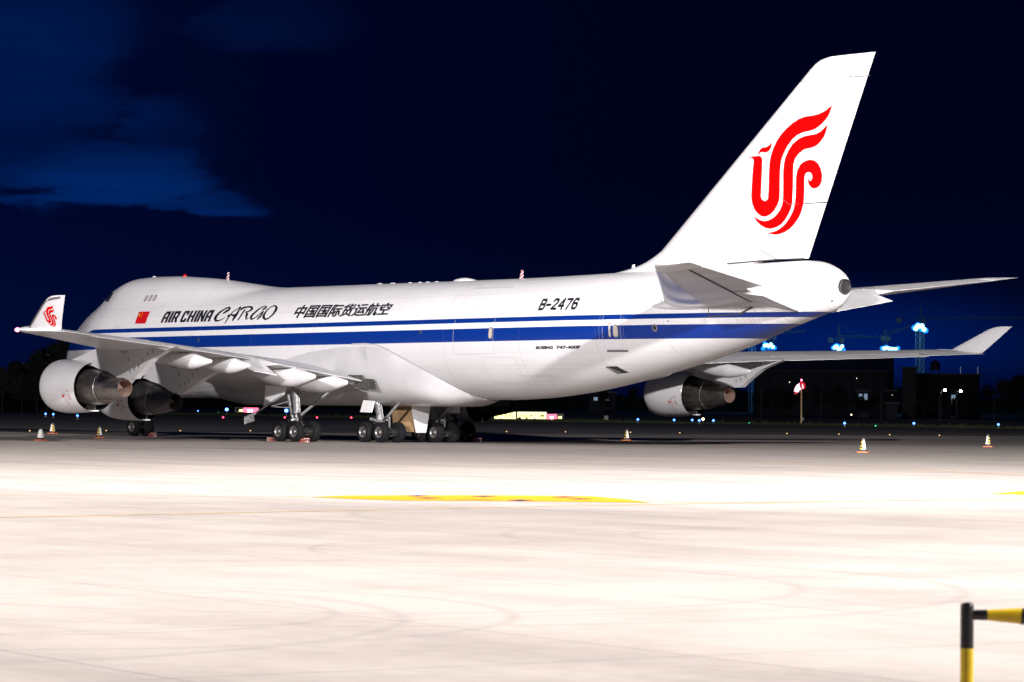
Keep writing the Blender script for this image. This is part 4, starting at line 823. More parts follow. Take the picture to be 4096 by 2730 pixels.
# ================================================================ ground
def G(a, p, z=0.): return Vector((-a, p, z))
def concrete_mat():
    m = bpy.data.materials.new('apron_concrete'); m.use_nodes = True; t = m.node_tree; b = t.nodes['Principled BSDF']
    def nn(ty, **kw):
        n = t.nodes.new(ty)
        for k, v in kw.items(): setattr(n, k, v)
        return n
    def mm(op, a, c=None, clamp=False):
        n = nn('ShaderNodeMath', operation=op); n.use_clamp = clamp
        for i, v in enumerate((a, c)):
            if v is None: continue
            if isinstance(v, (int, float)): n.inputs[i].default_value = v
            else: t.links.new(v, n.inputs[i])
        return n.outputs[0]
    tc = nn('ShaderNodeTexCoord')
    def noise(scale, detail, mp=(1, 1, 1), rough=.55, rot=0):
        n = nn('ShaderNodeTexNoise'); n.inputs['Scale'].default_value = scale; n.inputs['Detail'].default_value = detail; n.inputs['Roughness'].default_value = rough
        q = nn('ShaderNodeMapping'); q.inputs['Scale'].default_value = mp; q.inputs['Rotation'].default_value = (0, 0, rot); t.links.new(tc.outputs['Object'], q.inputs[0]); t.links.new(q.outputs[0], n.inputs['Vector']); return n.outputs['Fac']
    big = noise(.045, 6); mid = noise(.35, 6); fine = noise(3.0, 5); st = noise(.5, 5, (.12, 1, 1), .6, .72); st2 = noise(.22, 5, (.10, 1, 1), .6, .5)
    f = mm('ADD', mm('ADD', mm('MULTIPLY', big, .26), mm('MULTIPLY', mid, .26)), mm('ADD', mm('MULTIPLY', fine, .14), mm('ADD', mm('MULTIPLY', st, .24), mm('MULTIPLY', st2, .2))))
    r = nn('ShaderNodeValToRGB'); e = r.color_ramp.elements; e[0].position = .40; e[0].color = (.195, .170, .155, 1); e[1].position = .60; e[1].color = (.325, .288, .258, 1)
    t.links.new(f, r.inputs[0])
    # slab joints every 5 m, at the apron's own angle
    mp = nn('ShaderNodeMapping'); mp.inputs['Rotation'].default_value = (0, 0, .12); t.links.new(tc.outputs['Object'], mp.inputs[0]); sp = nn('ShaderNodeSeparateXYZ'); t.links.new(mp.outputs[0], sp.inputs[0])
    def jl(x): return mm('LESS_THAN', mm('ABSOLUTE', mm('SUBTRACT', mm('FRACT', mm('MULTIPLY', x, .2)), .5)), .0045)
    j = mm('MAXIMUM', jl(sp.outputs[0]), jl(sp.outputs[1]))
    # tyre arcs scrubbed on by turning vehicles and aircraft
    s0 = nn('ShaderNodeSeparateXYZ'); t.links.new(tc.outputs['Object'], s0.inputs[0]); arcs = None
    for (a, p, rad, w) in ((149.6, 93.9, 3.2, .12), (149.6, 93.9, 5.0, .12), (148.5, 96.5, 6.6, .14), (147, 88, 5.5, .15), (147, 88, 7.4, .15), (143, 78, 6, .12), (141.5, 71, 5.5, .14), (141.5, 71, 7.6, .14), (120, 52, 14, .2), (120, 52, 17.5, .2), (90, 40, 22, .22), (90, 40, 27, .25), (60, -20, 60, .3), (60, -20, 66, .3), (152, 90, 9.5, .12), (133, 66, 9, .15)):
        dx = mm('ADD', s0.outputs[0], a); dy = mm('SUBTRACT', s0.outputs[1], p); d = mm('SQRT', mm('ADD', mm('MULTIPLY', dx, dx), mm('MULTIPLY', dy, dy)))
        l = mm('SUBTRACT', 1.0, mm('MULTIPLY', mm('ABSOLUTE', mm('SUBTRACT', d, rad)), 1.0/w), True); arcs = l if arcs is None else mm('MAXIMUM', arcs, l)
    arcs = mm('MULTIPLY', mm('MULTIPLY', arcs, mid), .42)
    k = mm('ADD', mm('MULTIPLY', j, .42), arcs, True)
    x = nn('ShaderNodeMix', data_type='RGBA'); t.links.new(k, x.inputs[0]); t.links.new(r.outputs[0], x.inputs[6]); x.inputs[7].default_value = (.10, .09, .09, 1)
    t.links.new(x.outputs[2], b.inputs['Base Color']); b.inputs['Roughness'].default_value = .85; b.inputs['Specular IOR Level'].default_value = .25
    bp = nn('ShaderNodeBump'); bp.inputs['Strength'].default_value = .25; bp.inputs['Distance'].default_value = .01; t.links.new(fine, bp.inputs['Height']); t.links.new(bp.outputs[0], b.inputs['Normal'])
    return m
def sheet(name, pts, z, m):
    return tag(mesh_obj(name, [G(a, p, z) for a, p in pts], [tuple(range(len(pts)))], m, smooth=False), kind='structure')
def up(o):
    me = o.data
    if me.polygons[0].normal.z < 0: me.flip_normals()
    return o
M_land = mat('dark_grassland', (.030, .036, .016), .95, vary=.5, scale=.03)
up(sheet('ground', [(-5000, -5000), (3000, -5000), (3000, 3000), (-5000, 3000)], -.05, M_land))
GE = [(-2600, -900), (-601, -345), (-390, -227), (-300, -205), (-187, -184), (-154, -168), (-110, -171), (-65, -164), (60, -158), (700, -130)]
M_asph = mat('old_asphalt', (.088, .080, .076), .8, vary=.45, scale=.10, stretch=(.25, 1, 1))
up(sheet('taxiway', GE+[(700, 500), (-2600, 1500)], -.03, M_asph))
up(sheet('shoulder', GE+[(700, -100), (60, -122), (-45, -120), (-98, -118), (-160, -125), (-206, -131), (-300, -180), (-601, -300), (-2600, -830)], -.02, mat('shoulder_asphalt', (.030, .028, .030), .85, vary=.3, scale=.2)))
up(sheet('runway', [(-3000, -2300), (-583, -545), (-294, -430), (-215, -395), (700, -300), (700, -355), (-215, -455), (-294, -500), (-583, -640), (-3000, -2500)], -.03, M_asph))
up(sheet('apron', [(-120, 340), (-19, -8.2), (1.6, -79), (95, -400), (600, -400), (600, 400), (-120, 400)], 0., concrete_mat()))
M_ly = mat('orange_line_paint', (.62, .36, .08), .7, vary=.35, scale=1.5)
M_lw = mat('worn_white_line_paint', (.60, .58, .55), .7, vary=.3, scale=.8)
def strip(name, pts, w, z, m):
    vs = []; fs = []; P = [Vector((a, p)) for a, p in pts]
    for i, q in enumerate(P):
        t = (P[min(i+1, len(P)-1)]-P[max(i-1, 0)]).normalized(); n = Vector((-t.y, t.x))*w/2
        vs += [G(q.x+n.x, q.y+n.y, z), G(q.x-n.x, q.y-n.y, z)]
    for i in range(len(P)-1): fs.append((2*i, 2*i+1, 2*i+3, 2*i+2))
    return up(tag(mesh_obj(name, vs, fs, m, smooth=False), kind='structure'))
strip('taxiway_edge_line', [(-601, -298), (-300, -178), (-206, -129.5), (-160, -123.5), (-98, -116.5), (-45, -114)], .45, -.008, M_lw)
strip('taxiway_edge_line', [(-221, -127), (-184, -122)], .25, -.006, M_lw)
strip('taxiway_line', [(-130, 120), (-95, 20), (-80, -30), (-60, -100)], .3, -.012, M_ly)
strip('apron_edge_line', [(-19, -8.2), (-12.5, -31), (-9.3, -62), (1.6, -79.2), (30, -170)], .30, .004, M_lw)
strip('stand_line', [(127.6, 90), (126.5, 80.4), (125.7, 63.9), (126.2, 52.2), (127.5, 40)], .12, .005, M_ly)
strip('stand_line', [(113.4, 80), (114.5, 73.3), (117.9, 67.3)], .10, .005, M_ly)
strip('stand_line', [(125.0, 62.6), (126.7, 52.7)], .12, .009, M_ly)
strip('stand_line', [(76.0, 18.3), (107.7, 31.1), (122, 38)], .15, .005, M_ly)
strip('stand_line', [(53.0, 36.9), (62.5, 35.1), (75.9, 33.9)], .08, .005, mat('faint_dark_line', (.16, .14, .13), .8))
strip('stand_line', [(123.8, 49.5), (121.0, 45.0), (119, 41)], .35, .008, mat('bright_yellow_line_paint', (.85, .62, .0), .6))
up(tag(mesh_obj('apron_marking', [G(a, p, .006) for a, p in [(122.9, 49.8), (121.2, 46.5), (119.3, 43), (117, 38), (121.5, 41), (123.8, 49.0)]], [tuple(range(6))], mat('yellow_ground_paint', (.74, .25, .003), .6), smooth=False), kind='structure'))
# painted stand sign: a long yellow panel with black figures
oval = [(118.3, 67.5), (117.8, 66.0), (118.0, 64.6), (118.7, 62.9), (120.4, 60.8), (122.8, 61.8), (124.9, 63.0), (124.1, 63.6), (122.2, 65.7), (121.3, 67.2), (119.7, 67.5)]
M_ym = mat('yellow_ground_paint', (.74, .25, .003), .6, vary=.12, scale=1.2)
up(tag(mesh_obj('apron_marking', [G(a, p, .006) for a, p in oval], [tuple(range(len(oval)))], M_ym, smooth=False), kind='structure'))
mb = MB()
def gl(a0, p0, a1, p1, w): 
    A = Vector((a0, p0)); B = Vector((a1, p1)); t = (B-A).normalized(); n = Vector((-t.y, t.x))*w/2
    mb.add([G(A.x+n.x, A.y+n.y, .0105), G(A.x-n.x, A.y-n.y, .0105), G(B.x-n.x, B.y-n.y, .0105), G(B.x+n.x, B.y+n.y, .0105)], [(0, 1, 2, 3)])
for Q in [[(118.58, 64.95), (118.26, 64.35), (118.79, 64.42), (119.11, 65.01)], [(119.99, 65.85), (119.72, 65.18), (120.28, 65.15), (120.53, 65.82)], [(119.49, 63.75), (119.19, 63.11), (119.73, 63.16), (120.03, 63.79)], [(122.23, 64.92), (121.87, 64.22), (122.49, 64.32), (122.83, 65.02)], [(120.65, 62.28), (120.36, 61.63), (120.9, 61.69), (121.18, 62.34)], [(121.9, 62.9), (121.63, 62.25), (122.16, 62.28), (122.42, 62.93)], [(121.39, 65.99), (121.55, 65.24), (121.94, 64.68), (121.78, 65.43)]]: mb.add([G(a, p, .0105) for a, p in Q], [(0, 1, 2, 3)])
o = mb.build('apron_marking', mat('black_ground_paint', (.03, .03, .05), .7), smooth=False); up(o); tag(o, kind='structure')
strip('apron_marking', [(118.25, 67.6), (117.9, 67.9)], .08, .006, M_ym)
# shallow grass along the far side of the taxiway
random.seed(3)
mb = MB(); GEd = [Vector(q) for q in GE[1:-1]]
for k in range(7000):
    i = random.choices(range(len(GEd)-1), weights=[(GEd[j+1]-GEd[j]).length for j in range(len(GEd)-1)])[0]
    q = GEd[i].lerp(GEd[i+1], random.random()); d = random.random()**1.6*26; h = random.uniform(.10, .34)*(2.0 if random.random() < .04 else 1)
    b0 = G(q.x, q.y-d-.2, -.05); w = random.uniform(.15, .5); th = random.uniform(-.5, .5)+.65; dx = Vector((math.cos(th), math.sin(th), 0))*w
    mb.add([b0-dx, b0+dx, b0+dx*random.uniform(-.6, .8)+Vector((0, 0, h))], [(0, 1, 2)])
tag(mb.build('grass', mat('rough_grass', (.035, .055, .016), .9, vary=.5, scale=.08), smooth=False), 'rough grass growing along the far edge of the taxiway', 'grass', kind='stuff')
# ================================================================ cones
M_cw = mat('white_cone_sleeve', (.82, .80, .76), .5); M_cb = mat('black_cone_rubber', (.035, .035, .04), .6)
M_by = stripe_mat('yellow_black_stripes', (.80, .52, .02), (.02, .02, .03), 6.4, (.35, .35, 1))
def make_cone(hh=.72, allwhite=False):
    mb = MB(); r0, r1 = .175, .055; z0, z1 = .05, hh
    def rad(z): return r0+(r1-r0)*(z-z0)/(z1-z0)
    e = empty('traffic_cone')
    def sleeve(za, zb, faces, m, name, off=0):
        mb = MB(); n = 16
        for i in range(n):
            if i not in faces: continue
            t0, t1 = 2*math.pi*i/n, 2*math.pi*(i+1)/n
            def sq(t, z):
                k = 1/max(abs(math.cos(t)), abs(math.sin(t)))**.6; return Vector((math.cos(t)*k*(rad(z)+off), math.sin(t)*k*(rad(z)+off), z))
            mb.add([sq(t0, za), sq(t1, za), sq(t1, zb), sq(t0, zb)], [(0, 1, 2, 3)])
        return mb.build(name, m, e, angle=60)
    A = range(16)
    mb = MB(); mb.box((0, 0, .03), (.52, .52, .045)); mb.build('base', M_orange, e, smooth=False)
    sleeve(.05, .17, A, M_cb, 'lower_sleeve'); sleeve(.17, .64, [i for i in A if i % 8 < 4] if not allwhite else A, M_cw, 'white_panel')
    if not allwhite: sleeve(.17, .64, [i for i in A if i % 8 >= 4], M_by, 'striped_panel')
    mb = MB(); mb.lathe([(0, .085), (.06, .075), (.10, .06), (.11, .04), (.11, 0)], (0, 0, .62), (0, 0, 1), 16); mb.build('cap', M_cb, e)
    return e
vdir = math.atan2(CAMY-0, CAMX+60)   # direction the cameraman stands in
cone0 = make_cone()
spec = [(69.2, -1.0, .0, 1.0, 'nearest cone right of the tail, striped on its left side and white on its right'),
        (54.2, -26.5, 1.57, 1.0, 'traffic cone farthest to the right, white side left and yellow stripes right, beyond the winglet'),
        (27.8, -22.7, .0, 1.0, 'traffic cone with black and yellow stripes under the rear fuselage, beyond the aircraft'),
        (-4.9, -1.4, 1.57, 1.0, 'small striped cone on an orange base, just behind the bright white cone'),
        (16.4, 8.5, .6, 1.0, 'dark traffic cone standing in the shade under the inner left engine')]
first = True
for a, p, r, k, lb in spec:
    o = cone0 if first else copy_tree(cone0); first = False
    o.location = G(a, p); o.rotation_euler = (0, 0, vdir+r-.2); tag(o, lb, 'traffic cone', 'traffic cones round the parked aircraft')
o = make_cone(allwhite=True); o.location = G(27.1, 19.0); o.rotation_euler = (0, 0, .3); o.scale = (1, 1, .96)
tag(o, 'bright white traffic cone on an orange base in front of the outer left engine', 'traffic cone', 'traffic cones round the parked aircraft')
# ================================================================ chocks
M_chk = mat('red_painted_steel', (.55, .07, .04), .5, vary=.3, scale=8)
def make_chock():
    e = empty('wheel_chock'); mb = MB()
    for y in (-.14, .14):
        pts = [(-.28, 0), (.28, 0), (.26, .22), (.10, .22), (-.06, .16), (-.28, .02)]
        for (x0, z0), (x1, z1) in zip(pts, pts[1:]+pts[:1]): mb.tube((x0, y, z0+.015), (x1, y, z1+.015), .013, n=6)
        mb.tube((-.06, y, .02), (-.06, y, .17), .012, n=6); mb.tube((.02, y, .02), (.12, y, .22), .012, n=6)
    mb.build('frame', M_chk, e)
    mb = MB()
    for x, h in ((.26, .2), (.10, .2), (-.06, .15)):
        mb.tube((x, -.14, .02), (x, .14, .02), .012, n=6); mb.tube((x, -.14, h), (x, .14, h), .014, n=6)
    for x in (.26, .11): mb.box((x, .145, .12), (.035, .01, .18))
    mb.build('crossbars', mat('white_chock_bars', (.7, .68, .66), .5), e); return e
ck = make_chock(); fst = True
for a, p, rz, lb in ((33.42, 6.05, math.pi, 'red frame chock behind the rear wheel of the left wing gear'), (30.45, 6.10, 0, 'red frame chock in front of the left wing gear, mostly hidden by its tyre'),
                     (33.45, -6.1, math.pi, 'red frame chock behind the far right wing gear wheel'), (8.6, -.3, math.pi, 'thin red chock behind the nose wheels under the inner left engine')):
    o = ck if fst else copy_tree(ck); fst = False; o.location = G(a, p); o.rotation_euler = (0, 0, rz); tag(o, lb, 'wheel chock', 'wheel chocks under the aircraft')
# ================================================================ foreground barrier
bar = empty('barrier', (-165.67, 97.47, -.055)); tag(bar, 'black and yellow tube barrier out of focus at the near right corner', 'barrier')
M_bb = mat('barrier_black_paint', (.012, .011, .012), .35, coat=.3); M_yb = mat('barrier_yellow_paint', (.78, .52, .01), .4, vary=.2, scale=8, coat=.2)
dR = Vector((_R.x, _R.y, 0)).normalized()
mb = MB(); mb.tube((0, 0, .855), (0, 0, 1.09), .0375, n=20); mb.lathe([(0, .0375), (.012, .034), (.018, .018), (.02, 0)], (0, 0, 1.09), (0, 0, 1), 20); mb.build('post', M_bb, bar)
mb = MB(); mb.tube((.0, 0, 0), (0, 0, .855), .037, n=20); mb.build('post', M_yb, bar)
mb = MB(); mb.tube(dR*.9, dR*.9+Vector((0, 0, .82)), .037, n=20); mb.build('post', M_yb, bar)
mb = MB(); mb.tube((0, 0, 1.04), dR*.11+Vector((0, 0, 1.04)), .028, .031, n=20); mb.build('rail', M_bb, bar)
mb = MB(); mb.tube(dR*.295+Vector((0, 0, 1.034)), dR*.42+Vector((0, 0, 1.03)), .046, n=20); mb.build('rail', M_bb, bar)
mb = MB(); mb.tube(dR*.9+Vector((0, 0, .82)), dR*.9+Vector((0, 0, 1.09)), .033, n=20); mb.build('post', M_bb, bar)
mb = MB(); mb.tube(dR*.105+Vector((0, 0, 1.04)), dR*.30+Vector((0, 0, 1.036)), .030, .045, n=20); mb.build('rail', M_yb, bar)
mb = MB(); mb.tube(dR*.42+Vector((0, 0, 1.03)), dR*.9+Vector((0, 0, 1.03)), .040, n=20); mb.build('rail', M_yb, bar)
mb = MB(); mb.lathe([(0, .16), (.02, .15), (.03, .04)], (0, 0, 0), (0, 0, 1), 24); mb.build('foot', M_bb, bar)
mb = MB(); mb.lathe([(0, .16), (.02, .15), (.03, .04)], tuple(dR*.9), (0, 0, 1), 24); mb.build('foot', M_bb, bar)
# ================================================================ taxiway lights
def make_light(name, col, st, r=.10, h=.35, stake=True, zs=1.0):
    e = empty(name)
    mb = MB(); mb.lathe([(0, r*.7), (r*.6, r), (r*1.3, r*.8), (r*1.7, 0)], (0, 0, h), (0, 0, 1), 12); mb.build('lens', glowmat(name+'_glow', col, st), e)
    if stake:
        mb = MB(); mb.tube((0, 0, 0), (0, 0, h), .05, .06, n=8); mb.lathe([(0, .16), (.03, .15), (.03, 0)], (0, 0, 0), (0, 0, 1), 10); mb.build('stake', mat(name+'_stake', (.55, .45, .25), .6), e)
    return e
def place(proto, spots, cat, group):
    for i, (a, p, lb) in enumerate(spots):
        o = proto if i == 0 else copy_tree(proto); o.location = G(a, p, -.02); tag(o, lb, cat, group)
blue = make_light('taxiway_edge_light', (.05, .16, 1.0), 9, .15, .32)
place(blue, [(-204.2, -122.7, 'blue edge light just left of the brightest one by the left engine'), (-193.9, -117.6, 'brightest blue edge light between the white cone and the left engine'),
 (-160.5, -100.5, 'blue edge light on a pale stake seen under the outer left engine'), (-601, -358, 'small blue light in the far grass above the white cone'), (-373.7, -262.5, 'small blue light in the grass left of the green light'),
 (-83.3, -154.9, 'blue edge light right of the windsock at the grass edge'), (-86.9, -170.2, 'blue edge light midway between the windsock and the right edge'), (-73, -169.5, 'blue edge light nearest the right edge of the picture'),
 (-141.5, -175.3, 'blue edge light left of the right outer engine'), (-133.1, -174.1, 'faint blue light first under the right outer engine'), (-134.6, -178.7, 'blue light on a stake under the right outer engine'), (-123.9, -170.0, 'blue light low on the grass edge below the right engine nozzle'), (-125.0, -173.5, 'rightmost blue light under the right outer engine')],
 'taxiway light', 'blue taxiway edge lights')
grn = make_light('centreline_light', (.05, .9, .5), 3, .07, .10, False)
place(grn, [(-380.9, -272.6, 'green taxiway light beside the bright blue one left of the red sign'), (-83.8, -160.5, 'tiny green light at the grass edge right of the windsock'), (-121, -176, 'tiny green light right of the blue lights under the right engine'), (-76, -186, 'tiny green light near the right edge of the picture')], 'taxiway light', 'green taxiway lights')
redl = make_light('stop_bar_light', (1.0, .03, .07), 12, .12, .10, False)
place(redl, [(-184.6, -138.6, 'red ground light below the bright blue beacon light'), (-187.5, -144.6, 'red ground light below the far red sign'), (-189, -152, 'red ground light beside the left wing gear door'), (-191, -159, 'red ground light between left wing gear and body gear, nearer the wing gear'), (-193, -166.5, 'faint red ground light rightmost of the row of stop lights')], 'ground light', 'red stop bar lights')
org = make_light('apron_edge_light', (1.0, .55, .22), 2.2, .045, .03, False)  # small amber lights along the apron edge
place(org, [(-19.0, -8.2, 'leftmost amber ground light near the white cone'), (-21, -15.8, 'amber ground light between the dark cone and the outer engine'), (-21.9, -22.8, 'amber ground light just right of the nose wheels'), (-22.9, -29.8, 'amber ground light left of the left wing gear'), (-20.5, -52.9, 'amber ground light just right of the far body gear'), (-19.5, -58.2, 'white ground light left of the cone under the tail'),
 (-16.5, -62.5, 'ground light touching the cone under the tail'), (-13.9, -65.5, 'ground light below the right outer engine'), (-9.3, -73.0, 'amber ground light left of the windsock foot'), (-6.2, -75.8, 'amber ground light right of the windsock foot'), (-2.3, -77.6, 'ground light right of the nearest striped cone'), (1.6, -79.2, 'amber ground light left of the farthest right cone')], 'ground light', 'amber apron edge lights')
bb = make_light('guard_light', (.06, .20, 1.0), 14, .30, .75)
place(bb, [(-294.5, -215.0, 'very bright blue light left of the far red sign, mirrored on the tarmac'), (-250, -196, 'very bright blue light between the wing gear and the body gear')], 'guard light', 'bright blue lights by the taxiway')
wl_ = make_light('runway_edge_light', (1.0, .75, .5), 10, .17, .35)
place(wl_, [(-561, -540, 'far white runway light below the rear fuselage'), (-420, -500, 'white runway light right of the windsock, beyond the grass'), (-150, -195, 'orange tinted light at the windsock foot'), (-700, -470, 'warm white light seen through the wheels left of the body gear')], 'runway light', 'white runway edge lights')
# ================================================================ taxiway signs
M_sy = glowmat('yellow_sign_face', (1.0, .98, .36), 2.4); M_sr = glowmat('red_sign_face', (1.0, .14, .24), 2.6); M_case = mat('sign_case', (.45, .45, .46), .6); M_bface = mat('black_sign_face', (.01, .01, .01), .6)
M_tk = mat('black_sign_text', (.012, .010, .006), .8); M_ty = glowmat('yellow_sign_text', (1, .95, .25), 6); M_tw = glowmat('white_sign_text', (1, .9, .9), 14); M_sep = mat('sign_divider', (.02, .02, .02), .8)
def text_mesh(body, x0, x1, z0, z1, y, m, parent, bold=.01, name='lettering'):
    bm = text_decal('t', body, [(x0, z0), (x1, z0), (x0, z1), (x1, z1)], m, bold)
    for v in bm.verts: v.co = (v.co.x, y, v.co.y)
    me = bpy.data.meshes.new(name); bm.to_mesh(me); bm.free(); me.materials.append(m); o = link(bpy.data.objects.new(name, me)); o.parent = parent; return o
def sign(a, p, w, h, faces, lb, z0=.22, frame_=True):
    "faces: (x0,x1,material); front looks towards local -y"
    e = empty('taxiway_sign', G(a, p, -.04)); d = Vector((CAMX, CAMY, 0))-e.location; e.rotation_euler = (0, 0, math.atan2(d.y, d.x)+math.pi/2+.08); tag(e, lb, 'sign', 'lit signs beside the taxiway')
    mb = MB(); mb.box((0, .16, z0+h/2), (w+.12, .26, h+.12)); mb.build('case', M_case, e, smooth=False)
    mb = MB()
    for x in (-w*.4, 0, w*.4): mb.tube((x, .16, 0), (x, .16, z0), .05, n=8)
    mb.build('leg', M_case, e)
    for x0, x1, m in faces:
        mb = MB(); mb.box(((x0+x1)/2, .022, z0+h/2), (x1-x0, .03, h)); mb.build('face', m, e, smooth=False)
    return e
z0 = .22
s_ = sign(-185.5, -193.9, 4.35, .98, [(-2.1, 2.1, M_sy)], 'wide bright yellow taxiway sign reading 06 24 with arrows')
text_mesh('←06 24→ AM', -1.85, 1.75, z0+.2, z0+.72, .0, M_tk, s_)
s_ = sign(-182.2, -186.1, 3.2, .98, [(-1.55, .95, M_sy), (1.05, 1.5, M_sy)], 'bright yellow taxiway sign with arrow and AX, partly behind the right inner engine')
text_mesh('6→ AX', -1.35, .85, z0+.2, z0+.72, .0, M_tk, s_)
s_ = sign(-188.3, -200.6, 2.5, .78, [(-1.2, .38, M_sr), (.42, 1.2, M_bface)], 'red and black taxiway sign right of the yellow ones, with a small yellow A8', z0=.12)
text_mesh('A8', .52, 1.08, .24, .62, .0, M_ty, s_, .02); text_mesh('24', -.65, -.15, .24, .5, .0, M_tw, s_, .02)
s_ = sign(-380.5, -279.5, 4.9, .95, [(-2.35, -.85, M_bface), (-.8, 2.35, M_sr)], 'far red taxiway sign with a black panel reading A8 left of the wing gear')
text_mesh('A8', -1.75, -.92, .36, .85, .0, M_ty, s_, .03); text_mesh('24', .1, 1.2, .3, .75, .0, M_tw, s_, .03)
mk = empty('marker_board', G(-177.8, -201.6, 0)); tag(mk, 'small pale marker board in the grass under the rear fuselage', 'marker')
mb = MB(); mb.box((0, 0, .45), (.5, .35, .55)); mb.tube((-.2, 0, 0), (-.2, 0, .2), .03); mb.tube((.2, 0, 0), (.2, 0, .2), .03); mb.build('board', mat('pale_marker_paint', (.55, .55, .52), .6), mk, smooth=False)
# ================================================================ windsock
ws = empty('windsock', G(-110.1, -174.5, 0)); tag(ws, 'tan pole with a drooping red and white lit windsock and red lamp', 'windsock')
mb = MB(); mb.tube((0, 0, 0), (0, 0, 4.3), .11, .085, n=14); mb.build('pole', mat('tan_pole_paint', (.62, .45, .22), .6), ws)
mb = MB(); mb.tube((0, 0, 4.3), (0, 0, 5.5), .035, n=8); mb.box(tuple(Vector(dR)*.16+Vector((0, 0, .75))), (.2, .2, .42)); mb.build('mast_fitting', M_case, ws)
mb = MB(); mb.lathe([(0, .10), (.1, .10), (.18, 0)], (0, 0, 5.5), (0, 0, 1), 12); mb.build('obstruction_lamp', glowmat('red_lamp_glow', (1, .04, .10), 60), ws)
pts = [(.28, 4.88), (-.0, 4.86), (-.30, 4.72), (-.52, 4.44), (-.66, 4.12), (-.72, 3.86)]; rad = [.42, .42, .37, .31, .24, .20]
def sockring(i): 
    q = Vector(pts[i]); t = (Vector(pts[min(i+1, 5)])-Vector(pts[max(i-1, 0)])).normalized(); n = Vector((-t.y, t.x)); out = []
    fw = Vector((CAMX+110, CAMY+174, 0)).normalized()
    for k in range(20):
        w = 2*math.pi*k/20; c = math.cos(w)*rad[i]*(1+.04*math.sin(3*w)); s = math.sin(w)*rad[i]; out.append(dR*(q.x+n.x*c)+Vector((0, 0, q.y+n.y*c))+fw*s)
    return out
M_skr = mat('lit_red_sock_cloth', (.5, .01, .05), .7, emit=(1, .01, .06), estr=.25); M_skw = mat('lit_white_sock_cloth', (.85, .7, .7), .7, emit=(1, .62, .66), estr=1.6)  # cloth emission stands in for the lamp lighting the sock
for i0, i1, m in ((0, 1, M_skr), (1, 4, M_skw), (4, 5, M_skr)):
    mb = MB(); mb.loft([sockring(i) for i in range(i0, i1+1)], cap=False); mb.build('sock_band', m, ws, angle=80)
mb = MB(); mb.lathe([(0, .17), (.01, 0)], tuple(dR*(-.73)+Vector((0, 0, 3.84))), (0, 0, -1), 14); mb.build('sock_end', M_skw, ws)
# ================================================================ distant floodlight masts
M_lat = mat('galvanised_lattice', (.40, .45, .42), .5, .3); M_fl = glowmat('blue_halo_disc', (.01, .20, 1.0), 2.2); M_fc = glowmat('floodlamp_core', (.18, .60, 1.0), 6)
def lattice(mb, h, w, z0=0, r=.09, w2=None):
    w2 = w if w2 is None else w2; n = max(2, int((h-z0)/(w*1.25)))
    def c(k, z):
        ww = w+(w2-w)*(z-z0)/(h-z0); return Vector(((1, 1, -1, -1)[k]*ww/2, (1, -1, -1, 1)[k]*ww/2, z))
    for k in range(4):
        mb.tube(c(k, z0), c(k, h), r, n=5)
        for i in range(n):
            za = z0+(h-z0)*i/n; zb = z0+(h-z0)*(i+1)/n
            mb.tube(c(k, za), c((k+1) % 4, zb), r*.6, n=4); mb.tube(c((k+1) % 4, za), c(k, zb), r*.6, n=4); mb.tube(c(k, zb), c((k+1) % 4, zb), r*.5, n=4)
def mast(x, y, h, lb, w=2.0, cl=4, light=True, spread=2.4):
    e = empty('floodlight_mast', (x, y, 0)); tag(e, lb, 'floodlight mast', 'distant floodlight masts')
    mb = MB(); lattice(mb, h-1.5, w, 0, .08); mb.box((0, 0, h-1.3), (w*1.5, w*1.5, .2)); mb.build('tower', M_lat, e, smooth=False)
    th = math.atan2(CAMY-y, CAMX-x)
    f = Vector((math.cos(th), math.sin(th), 0)); g = Vector((-f.y, f.x, 0)); random.seed(int(x))
    for k in range(cl):
        off = g*((k+.5)/cl-.5)*2*spread+Vector((0, 0, random.uniform(-.7, .8)))
        mb = MB(); mb.lathe([(0, 0), (.02, .8), (.3, .7), (.55, .2)], tuple(off+f*.8+Vector((0, 0, h))), tuple(-f+Vector((0, 0, .15))), 12); mb.build('floodlamp_glow', M_fc, e)
    for k in range(cl+2):
        off = g*((k+.5)/(cl+2)-.5)*2.6*spread+Vector((0, 0, random.uniform(-1.2, 1.3)))
        mb = MB(); mb.lathe([(0, 0), (.02, .95), (.3, .8)], tuple(off+f*.6+Vector((0, 0, h))), tuple(-f), 10); mb.build('floodlamp_glow', M_fl, e)  # wider blue discs added as the halo round the lamps
    if light:
        L = bpy.data.lights.new('mast_light', 'POINT'); L.energy = 1.0e4; L.color = (.12, .45, 1); L.shadow_soft_size = 1.5
        o = link(bpy.data.objects.new('mast_light', L)); o.location = (x+f.x*14, y+f.y*14, h+2)
mast(575.0, -691.0, 29.4, 'tall lattice mast with blue-white lamps right of the tail, its full tower visible', spread=1.7, cl=5)
mast(826.4, -864.4, 28.7, 'blue-white floodlight cluster just behind the tail, leftmost of the low three', spread=2.2, cl=5)
mast(805.4, -885.6, 28.1, 'blue-white floodlight cluster above the middle of the right wing', spread=2.0, cl=5)
mast(789.6, -901.0, 27.9, 'pair of blue-white floodlight clusters right of the crane, rightmost of the low three', cl=6, spread=3.0)
